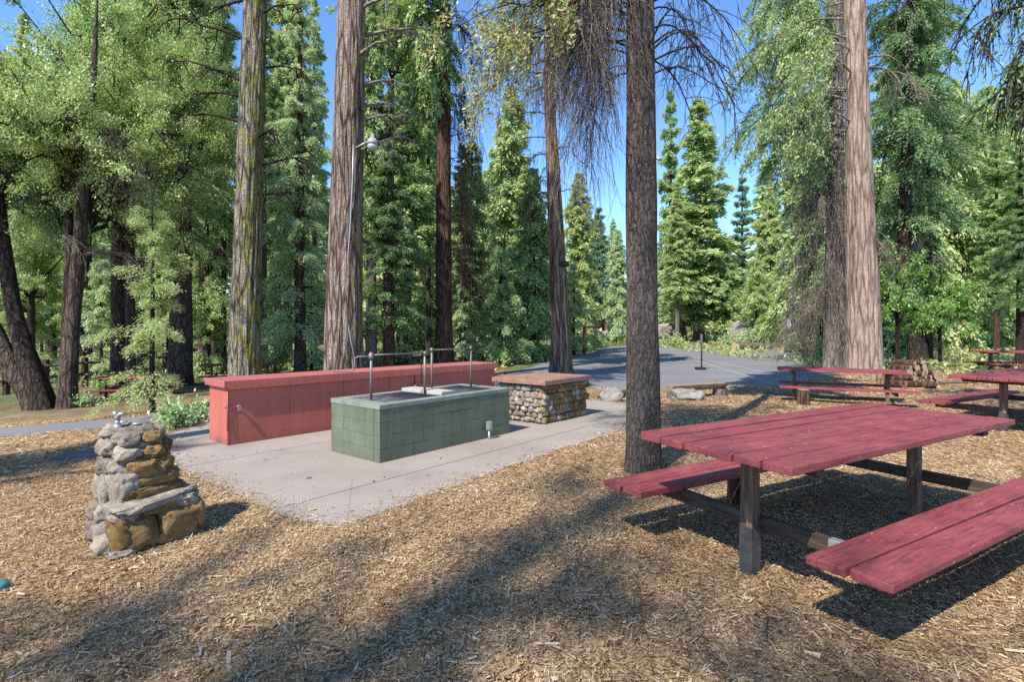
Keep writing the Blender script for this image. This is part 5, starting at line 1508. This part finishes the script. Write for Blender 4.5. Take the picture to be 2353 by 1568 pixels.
# ------------------------------------------------------------------ the surrounding trees
#   name, label, bearing px, distance, apex, half width, crown base, proto, foliage, bark, trunk width px
TREES = [
    # left woods
    ('fir_tree', 'straight dark fir trunk between the twin oak and the young cedar', 277, 15.0, -260, 125, 420, 'fir_fine', 'fol_mid', 'bark_dark', 40),
    ('cedar_tree', 'young light green cedar with feathery sprays beside the path', 350, 9.6, 470, 118, 905, 'young_a', 'fol_bright', 'bark_dark', 13),
    ('fir_tree', 'thick brown fir trunk right of the young cedar, behind the far picnic table', 413, 16.0, -330, 120, 560, 'fir_fine', 'fol_mid', 'bark_fir', 50),
    ('fir_tree', 'sunlit fir filling the gap at the far left edge', 20, 24.0, 120, 110, 640, 'fir_b', 'fol_bright', 'bark_fir', 26),
    ('fir_tree', 'pale sunlit fir behind the twin oak', 118, 28.0, 200, 110, 690, 'cedar_a', 'fol_pale', 'bark_fir', 22),
    ('fir_tree', 'bright fir behind the straight dark trunk, left of the young cedar', 225, 25.0, 90, 100, 660, 'cedar_b', 'fol_bright', 'bark_fir', 22),
    ('fir_tree', 'tall green fir rising behind the young cedar', 330, 22.0, -120, 110, 740, 'fir_a', 'fol_mid', 'bark_fir', 26),
    ('fir_tree', 'deep green fir left of the mossy trunk', 470, 20.0, -150, 105, 700, 'fir_fine', 'fol_mid', 'bark_fir', 26),
    ('fir_tree', 'pale fir showing between thick brown trunk and mossy trunk', 505, 30.0, 180, 80, 620, 'fir_b', 'fol_pale', 'bark_fir', 20),
    ('oak_tree', 'spreading oak crown arching over the left woods', 300, 14.0, -120, 235, 330, 'oak_fine', 'fol_oak', 'bark_fir', 22),
    ('oak_tree', 'oak crown reaching left of the mossy trunk near the top', 430, 16.5, -170, 150, 260, 'oak_a', 'fol_oak', 'bark_dark', 20),
    ('oak_tree', 'yellow green oak low in the far left woods', 70, 19.0, 430, 120, 720, 'oak_a', 'fol_oak', 'bark_fir', 18),
    ('oak_tree', 'light understory oak behind the fence', 190, 22.0, 480, 105, 760, 'oak_b', 'fol_shrub', 'bark_fir', 14),
    ('fir_tree', 'slim far trunk just right of the mossy pine', 606, 22.0, -60, 60, 560, 'fir_c', 'fol_mid', 'bark_ash', 18),
    ('fir_tree', 'thin dark trunk between mossy pine and big cedar', 639, 24.0, 80, 50, 640, 'fir_c', 'fol_mid', 'bark_dark', 14),
    ('fir_tree', 'pale layered fir spreading left of the big cedar', 690, 17.5, -60, 122, 770, 'fir_fine', 'fol_pale', 'bark_fir', 26),
    ('fir_tree', 'tall bright fir high between mossy pine and big cedar', 660, 27.0, -140, 95, 620, 'fir_a', 'fol_bright', 'bark_fir', 20),
    ('fir_tree', 'distant brown trunk left of the mossy pine', 490, 27.0, 60, 55, 620, 'fir_c', 'fol_mid', 'bark_fir', 20),
    ('fir_tree', 'slim brown trunk glimpsed just left of the mossy pine foot', 515, 21.0, -40, 48, 520, 'fir_c', 'fol_mid', 'bark_fir', 12),
    ('fir_tree', 'thin grey trunk between thick brown fir and red counter end', 447, 23.0, 20, 50, 520, 'fir_c', 'fol_bright', 'bark_ash', 12),
    ('fir_tree', 'slender ash grey trunk against the big cedar left flank', 722, 24.0, -20, 48, 520, 'fir_c', 'fol_pale', 'bark_ash', 13),
    ('fir_tree', 'slender brown trunk midway between mossy pine and layered fir', 665, 31.0, 60, 45, 560, 'fir_c', 'fol_bright', 'bark_fir', 11),
    ('fir_tree', 'thin dark trunk in the woods behind the twin oak', 205, 20.0, -10, 60, 470, 'fir_c', 'fol_mid', 'bark_dark', 13),
    ('fir_tree', 'thin pale trunk behind the fence at far left', 55, 23.0, 30, 60, 480, 'fir_c', 'fol_bright', 'bark_ash', 13),
    # centre left
    ('fir_tree', 'slim brown trunk left of the dark reddish trunk', 985, 27.0, 20, 50, 540, 'fir_c', 'fol_mid', 'bark_fir', 12),
    ('fir_tree', 'slim grey trunk right of the dark reddish trunk', 1062, 24.0, 330, 45, 640, 'fir_c', 'fol_bright', 'bark_ash', 11),
    ('fir_tree', 'slim ash trunk standing by the left court edge', 1208, 29.0, 380, 50, 640, 'fir_c', 'fol_bright', 'bark_ash', 11),
    ('fir_tree', 'dark drooping fir right of the lamp', 893, 17.5, 180, 112, 745, 'fir_fine', 'fol_dark', 'bark_red', 26),
    ('pine_tree', 'pale grey trunk just right of the big cedar', 853, 17.5, -60, 60, 520, 'cedar_a', 'fol_mid', 'bark_ash', 26),
    ('fir_tree', 'tall green fir rising above the lamp', 935, 24.0, -60, 95, 600, 'fir_b', 'fol_mid', 'bark_fir', 20),
    ('fir_tree', 'bright fir seen between lamp and dark reddish trunk', 965, 31.0, 130, 75, 800, 'cedar_a', 'fol_bright', 'bark_fir', 18),
    ('oak_tree', 'leafy crown top between lamp and dark reddish trunk', 900, 20.0, -150, 120, 200, 'oak_b', 'fol_oak', 'bark_dark', 14),
    ('cedar_tree', 'broad bright cedar behind the dark reddish trunk', 1085, 28.0, 330, 75, 820, 'cedar_a', 'fol_bright', 'bark_fir', 18),
    ('cedar_tree', 'tallest bright cedar against open sky right of the dead twigs', 1172, 33.0, 205, 95, 830, 'cedar_b', 'fol_bright', 'bark_fir', 20),
    ('cedar_tree', 'dense mid green cedar low behind the counter end', 1150, 21.0, 560, 68, 840, 'young_b', 'fol_mid', 'bark_dark', 16),
    ('cedar_tree', 'mid green cedar left of the slim mossy cedar', 1225, 24.0, 390, 75, 830, 'cedar_b', 'fol_mid', 'bark_dark', 14),
    ('cedar_tree', 'bright cedar right of the slim mossy cedar', 1330, 33.0, 400, 66, 810, 'cedar_a', 'fol_bright', 'bark_fir', 14),
    ('fir_tree', 'small bright fir beside the left basketball post', 1318, 29.0, 600, 40, 800, 'young_b', 'fol_bright', 'bark_dark', 8),
    ('fir_tree', 'blue green pointed fir in the notch of sky left of the tall grey trunk', 1376, 52.0, 475, 42, 780, 'fir_ragged', 'fol_blue', 'bark_fir', 10),
    ('fir_tree', 'rounded fir just left of the tall grey trunk', 1420, 48.0, 530, 40, 785, 'cedar_a', 'fol_pale', 'bark_fir', 10),
    ('fir_sapling', 'bright young fir filling the gap left of the leaning oak fork', 38, 21.0, 600, 62, 850, 'young_b', 'fol_bright', 'bark_dark', 7),
    ('fir_sapling', 'light green young fir just left of the straight dark trunk', 232, 19.0, 590, 58, 850, 'young_b', 'fol_pale', 'bark_dark', 7),
    ('fir_sapling', 'young fir with yellow green sprays left of the mossy pine', 478, 20.0, 610, 50, 850, 'young_b', 'fol_bright', 'bark_dark', 7),
    ('fir_sapling', 'short young fir just right of the mossy pine foot', 632, 19.0, 650, 42, 830, 'young_b', 'fol_bright', 'bark_dark', 6),
    ('fir_sapling', 'pale young fir between the layered fir and the big cedar', 716, 21.0, 560, 50, 830, 'young_b', 'fol_pale', 'bark_dark', 7),
    ('fir_sapling', 'young fir right of the big cedar foot behind the grill posts', 915, 22.0, 620, 50, 830, 'young_b', 'fol_bright', 'bark_dark', 7),
    ('fir_sapling', 'small light fir at the foot of the drooping dead twigs', 1068, 23.0, 630, 52, 835, 'young_b', 'fol_pale', 'bark_dark', 7),
    ('fir_sapling', 'low bright fir beyond the fence at the far left', 95, 26.0, 640, 70, 840, 'young_b', 'fol_bright', 'bark_dark', 7),
    ('fir_sapling', 'young fir in the dark gap behind the thick brown fir', 385, 22.0, 560, 60, 840, 'young_b', 'fol_bright', 'bark_dark', 7),
    # right of the tall trunk
    ('fir_tree', 'narrow tall fir spire with the highest tip right of the tall trunk', 1540, 58.0, 205, 52, 770, 'fir_ragged', 'fol_mid', 'bark_fir', 12),
    ('fir_tree', 'broad pointed fir, tallest full cone beyond the court', 1606, 52.0, 225, 108, 745, 'fir_dense', 'fol_bright', 'bark_ash', 26),
    ('fir_tree', 'slim pale trunked fir at the far edge of the court', 1557, 47.0, 420, 45, 690, 'fir_dense', 'fol_bright', 'bark_ash', 10),
    ('fir_tree', 'shorter dark fir tucked right of the broad pointed fir', 1668, 50.0, 560, 44, 765, 'cedar_b', 'fol_mid', 'bark_dark', 9),
    ('fir_tree', 'small far blue green spire in the gap of sky', 1706, 75.0, 405, 46, 770, 'fir_ragged', 'fol_blue', 'bark_fir', 9),
    ('cedar_tree', 'bright cedar right of the small far spire', 1772, 50.0, 440, 62, 775, 'cedar_a', 'fol_bright', 'bark_dark', 10),
    ('cedar_tree', 'low bright cedar behind the big boulder', 1738, 45.0, 590, 52, 775, 'young_b', 'fol_bright', 'bark_dark', 8),
    ('cedar_tree', 'tall bright cedar behind the white backboard', 1838, 40.0, 290, 88, 770, 'cedar_a', 'fol_bright', 'bark_dark', 12),
    ('cedar_tree', 'bright cedar behind the gap of the two right trunks', 1890, 36.0, 200, 85, 770, 'cedar_b', 'fol_mid', 'bark_dark', 14),
    # right
    ('pine_tree', 'pale lichened trunk right of the dark leaning trunk', 2103, 24.0, -40, 80, 380, 'fir_c', 'fol_mid', 'bark_ash', 24),
    ('maple_sapling', 'slender maple sapling with bright leaves left of the firewood', 2062, 17.5, 545, 90, 760, 'maple', 'fol_maple', 'bark_dark', 9),
    ('maple_sapling', 'spreading bright maple sapling behind the firewood pile', 2160, 20.0, 590, 100, 770, 'maple', 'fol_maple', 'bark_dark', 8),
    ('cedar_tree', 'deep green cedar right of the huge pale cedar', 2060, 30.0, 60, 100, 780, 'cedar_a', 'fol_mid', 'bark_dark', 18),
    ('cedar_tree', 'tall sunlit cedar above the far picnic table', 2190, 32.0, 190, 90, 780, 'cedar_b', 'fol_bright', 'bark_fir', 16),
    ('cedar_tree', 'broad yellow green cedar at the right, below blue sky', 2270, 34.0, 200, 95, 770, 'cedar_a', 'fol_bright', 'bark_fir', 16),
    ('fir_tree', 'dark fir closing the right edge of the view', 2345, 20.0, 330, 75, 700, 'fir_fine', 'fol_dark', 'bark_dark', 20),
    ('fir_tree', 'sunlit fir top at the right edge under the hanging bough', 2335, 38.0, 120, 90, 770, 'fir_b', 'fol_mid', 'bark_fir', 16),
    ('cedar_tree', 'crown of dark cedar filling the top right of the pale cedar', 2135, 22.0, -110, 95, 400, 'cedar_fine', 'fol_dark', 'bark_dark', 16),
    ('fir_tree', 'thin straight trunk far right beyond the picnic tables', 2290, 30.0, 300, 60, 690, 'fir_c', 'fol_mid', 'bark_red', 12),
]
for t in TREES: tree_px(*t)

# neighbours behind and beside the camera; their crowns throw the dappled shade over the clearing
SHADE = [(-7.6, 2.2, 24, 2.3, 17, 'cedar_fine', 0.2), (-9.0, -9.9, 27, 0.9, 13, 'thin', 0.17), (-9.7, -9.0, 18, 1.1, 15, 'thin', 0.06), (-7.8, -8.7, 18, 1.2, 15, 'thin', 0.06), (-7.0, -9.6, 18.5, 1.2, 15, 'thin', 0.06),
         (-9.2, -0.1, 10, 1.3, 6.2, 'oak_fine', 0.15), (-5.6, -10.6, 19, 1.0, 15.5, 'thin', 0.06), (1.5, -4.2, 15, 1.2, 9.5, 'cedar_fine', 0.2), (-9.4, -10.9, 19, 1.1, 15.5, 'thin', 0.06)]
for i, (X, Y, H, R, cb, pr, tr) in enumerate(SHADE):
    plant_tree('cedar_tree' if 'cedar' in pr else 'oak_tree', 'tree standing behind the viewer, outside the picture, shading the mulch', X, Y, H, R, cb, pr, 'fol_mid', 'bark_fir', tr, group='trees behind the viewer')

# ------------------------------------------------------------------ shrubs


def shrub(label, px, py, rad, hgt, seed, fol='fol_shrub', n=420, L=0.07, name='shrub'):
    X, Y = at(px, py); r = np.random.default_rng(seed)
    o = thing(name, label, 'shrub', (X, Y, float(terr(X, Y))))
    ns = 26; az = r.uniform(0, 6.28, ns); el = r.uniform(0.35, 1.4, ns); ln = r.uniform(.6, 1.0, ns)
    tip = np.stack([np.cos(az) * np.cos(el) * rad, np.sin(az) * np.cos(el) * rad, np.sin(el) * hgt], 1) * ln[:, None]
    tt = np.linspace(0, 1, 5); C = tip[:, None] * tt[None, :, None]; C[:, :, 2] += 0.1 * hgt * np.sin(tt * PI)[None]
    v, f = tubes_np(C, np.full((ns, 1), 0.006 + 0.004 * rad) * (1 - .6 * tt)[None], 3)
    put('stem', mesh_np('stem', v, f, True), o, ('bark_fir',))
    qi = r.integers(0, ns, n); s_ = r.uniform(.3, 1.1, n)
    p = tip[qi] * s_[:, None] + r.normal(0, .1 * rad + 0.02, (n, 3)); p[:, 2] = np.maximum(p[:, 2], .02)
    D = unit(r.normal(0, 1, (n, 3)) + np.array([0, 0, .2])); S = unit(np.cross(D, np.stack([r.normal(0, .5, n), r.normal(0, .5, n), np.ones(n)], 1)))
    put('foliage', quads_me('foliage', leafq(p, D, S, L * r.uniform(.6, 1.3, n), L * .5 * r.uniform(.6, 1.3, n))), o, (fol,))
    return o


shrub('light green leafy shrub at the path edge left of the counter', 405, 985, 0.42, 0.42, 1, n=900, L=0.075)
shrub('low dusty shrub behind the path between fountain and counter', 455, 968, 0.3, 0.3, 2)
shrub('bright leafy bush in the sun behind the barbecue', 925, 832, 1.0, 0.9, 3, 'fol_bright', 900, .12)
shrub('pale bush between big cedar and dark reddish trunk', 965, 812, 1.0, 1.1, 4, 'fol_pale', 900, .13)
shrub('low bush beside the left court edge', 1190, 832, 0.8, 0.7, 5, 'fol_shrub', 700, .12)
shrub('tufted green bush at the far court edge left of tall trunk', 1372, 800, 1.2, 1.0, 6, 'fol_mid', 700, .2)
shrub('bright bush on the verge right of the tall grey trunk', 1545, 800, 1.6, 1.0, 7, 'fol_bright', 800, .2)
shrub('pale brush in front of the big boulder', 1690, 798, 2.4, 1.2, 8, 'fol_pale', 900, .22)
shrub('grey green brush right of the big boulder', 1765, 796, 2.2, 1.4, 9, 'fol_shrub', 900, .22)
shrub('green brush at the foot of the dead twigs', 1835, 812, 1.4, 1.2, 10, 'fol_mid', 800, .16)
shrub('dark bush beside the dark trunk left of the pale cedar', 1895, 826, 0.9, 1.0, 11, 'fol_mid', 700, .12)
shrub('small plant at the base of the twin stemmed oak', 190, 936, 0.3, 0.25, 12)
shrub('leafy undergrowth bush near the rail fence', 235, 902, 0.8, 0.5, 13, 'fol_mid', 600, .1)
shrub('grey green bush at the foot of the thick brown fir', 430, 880, 0.7, 0.45, 14, 'fol_shrub', 600, .1)

for i, (px, py, rad, hg, fol_, lab) in enumerate((
        (40, 902, 1.1, 0.9, 'fol_bright', 'sunny bush behind the base of the leaning oak fork'), (305, 868, 1.0, 0.8, 'fol_pale', 'pale bush just right of the straight dark fir trunk'),
        (455, 868, 0.9, 0.8, 'fol_bright', 'bright bush showing over the left end of the red counter'), (510, 852, 0.8, 0.8, 'fol_pale', 'pale bush tucked left of the mossy pine foot'),
        (625, 850, 0.9, 0.9, 'fol_bright', 'bright bush over the red counter right of the mossy pine'), (690, 845, 1.0, 1.0, 'fol_pale', 'pale bush under the layered fir behind the counter'),
        (890, 838, 0.9, 0.8, 'fol_shrub', 'dusty bush right of the big cedar foot'), (1110, 832, 1.1, 1.0, 'fol_bright', 'sunny bush behind the far end of the red counter'),
        (140, 880, 1.2, 0.9, 'fol_bright', 'leafy bush behind the foot of the twin stemmed oak'))):
    shrub(lab, px, py, rad, hg, 30 + i, fol_, 1500, .10)

# ------------------------------------------------------------------ undergrowth and far forest
r = np.random.default_rng(91); n = 110000
y = 12 + 60 * r.random(n) ** 1.25; x = r.uniform(-1.1, 1.1, n) * (y + 3)
P = np.stack([x, y], 1)
den = np.sin(x * .45 + 1) * np.sin(y * .38) + .7 * np.sin(x * 1.1 - y * .6) + .35 * np.sin(x * 2.3 + y * 1.9)
keep = (den > 0.15) & ~inside(P, COURT) & (pdist(P, COURT) > .8) & (pdist(P, PATHC, False) > 1.0) & (y + 1.2 * np.sin(x * .5) > 17)
keep |= (x > 11) & (y > 15.5) & (den > -0.6) & (r.random(n) < .8)
x, y = x[keep], y[keep]; n = len(x)
D = unit(np.stack([r.normal(0, .6, n), r.normal(0, .6, n), r.uniform(.1, 1, n)], 1)); S = unit(np.cross(D, r.normal(0, 1, (n, 3))))
Lq = (0.10 + 0.004 * y) * r.uniform(.5, 1.3, n)
Q = leafq(np.stack([x, y, terr(x, y) + r.uniform(-.02, .28, n) * (0.5 + 0.5 * np.sin(x * .9 + y * .7))], 1), D, S, Lq, Lq * .42)
tag(put('undergrowth', quads_me('undergrowth', Q), None, ('fol_under',)), 'low green undergrowth on the forest floor', 'undergrowth', kind='stuff')

# far wood closing the view: one mass
r = np.random.default_rng(92); parts = []
for i in range(120):
    yy = r.uniform(58, 120); a = r.uniform(-0.98, 0.98); xx = a * yy
    pxx = CX + a * F
    # the wood stands back where the photograph shows open sky over the court
    H = r.uniform(16, 24)
    if pxx < 1050 or pxx > 1780: H *= 1.35
    if 1440 < pxx < 1720: H = min(H, (HY - 640) * yy / F + 2)
    if 1250 < pxx <= 1440: H = min(H, (HY - 560) * yy / F + 2)
    pr = PROTO[('fir_a', 'fir_b', 'cedar_a', 'cedar_b', 'fir_c')[i % 5]]
    q = pr['Q']; q = q[r.choice(len(q), 2600, replace=False)]
    c = q.mean(1, keepdims=True); q = c + (q - c) * 2.6
    sc = np.array([H * 0.17 / pr['R'], H * 0.17 / pr['R'], H / pr['Hc']])
    th = r.uniform(0, 6.28); Rm = np.array([[math.cos(th), -math.sin(th), 0], [math.sin(th), math.cos(th), 0], [0, 0, 1]])
    parts.append((q * sc) @ Rm.T + np.array([xx, yy, float(terr(xx, yy)) + 0.5]))
tag(put('far_forest', quads_me('far_forest', np.concatenate(parts)), None, ('fol_bright',)), 'distant wood closing the view behind the nearer trees', 'forest', kind='stuff')

# ------------------------------------------------------------------ light, sky, camera
w = bpy.data.worlds.new('World'); scene.world = w; w.use_nodes = True
nt = w.node_tree; nt.nodes.clear()
bg = nt.nodes.new('ShaderNodeBackground'); ow = nt.nodes.new('ShaderNodeOutputWorld'); sky = nt.nodes.new('ShaderNodeTexSky')
sky.sky_type = 'NISHITA'; sky.sun_disc = False
sky.sun_elevation = SUN_EL; sky.sun_rotation = math.atan2(SUN_H[0], SUN_H[1]) % (2 * PI)
sky.altitude = 2200; sky.air_density = 1.0; sky.dust_density = 0.4; sky.ozone_density = 4.0
bg.inputs['Strength'].default_value = 0.14
hs_ = nt.nodes.new('ShaderNodeHueSaturation'); hs_.inputs['Saturation'].default_value = 1.10; hs_.inputs['Value'].default_value = 0.95
nt.links.new(sky.outputs[0], hs_.inputs['Color']); nt.links.new(hs_.outputs[0], bg.inputs[0]); nt.links.new(bg.outputs[0], ow.inputs[0])
sl = bpy.data.lights.new('sun', 'SUN'); sl.energy = 3.2; sl.angle = math.radians(0.53); sl.color = (1.0, 0.93, 0.82)
so = bpy.data.objects.new('sun', sl); COL.objects.link(so)
d = Vector((-SUN_H[0] * math.cos(SUN_EL), -SUN_H[1] * math.cos(SUN_EL), -math.sin(SUN_EL)))
so.rotation_euler = d.to_track_quat('-Z', 'Y').to_euler(); so.location = (-10, -12, 20)

cam = bpy.data.cameras.new('camera'); co = bpy.data.objects.new('camera', cam); COL.objects.link(co)
co.location = (0, 0, CH); co.rotation_euler = (PI / 2, 0, 0)
cam.sensor_width = 36; cam.lens = 36 * F / 2353.0; cam.shift_y = -(784.0 - HY) / 2353.0
cam.clip_start = 0.05; cam.clip_end = 600
scene.camera = co
scene.view_settings.view_transform = 'Standard'; scene.view_settings.look = 'None'
scene.view_settings.exposure = 1.40; scene.view_settings.gamma = 1.0
cy = scene.cycles
cy.max_bounces = 8; cy.diffuse_bounces = 5; cy.glossy_bounces = 2; cy.transmission_bounces = 6; cy.transparent_max_bounces = 4
cy.caustics_reflective = False; cy.caustics_refractive = False
cy.use_denoising = False
cy.sample_clamp_indirect = 6.0
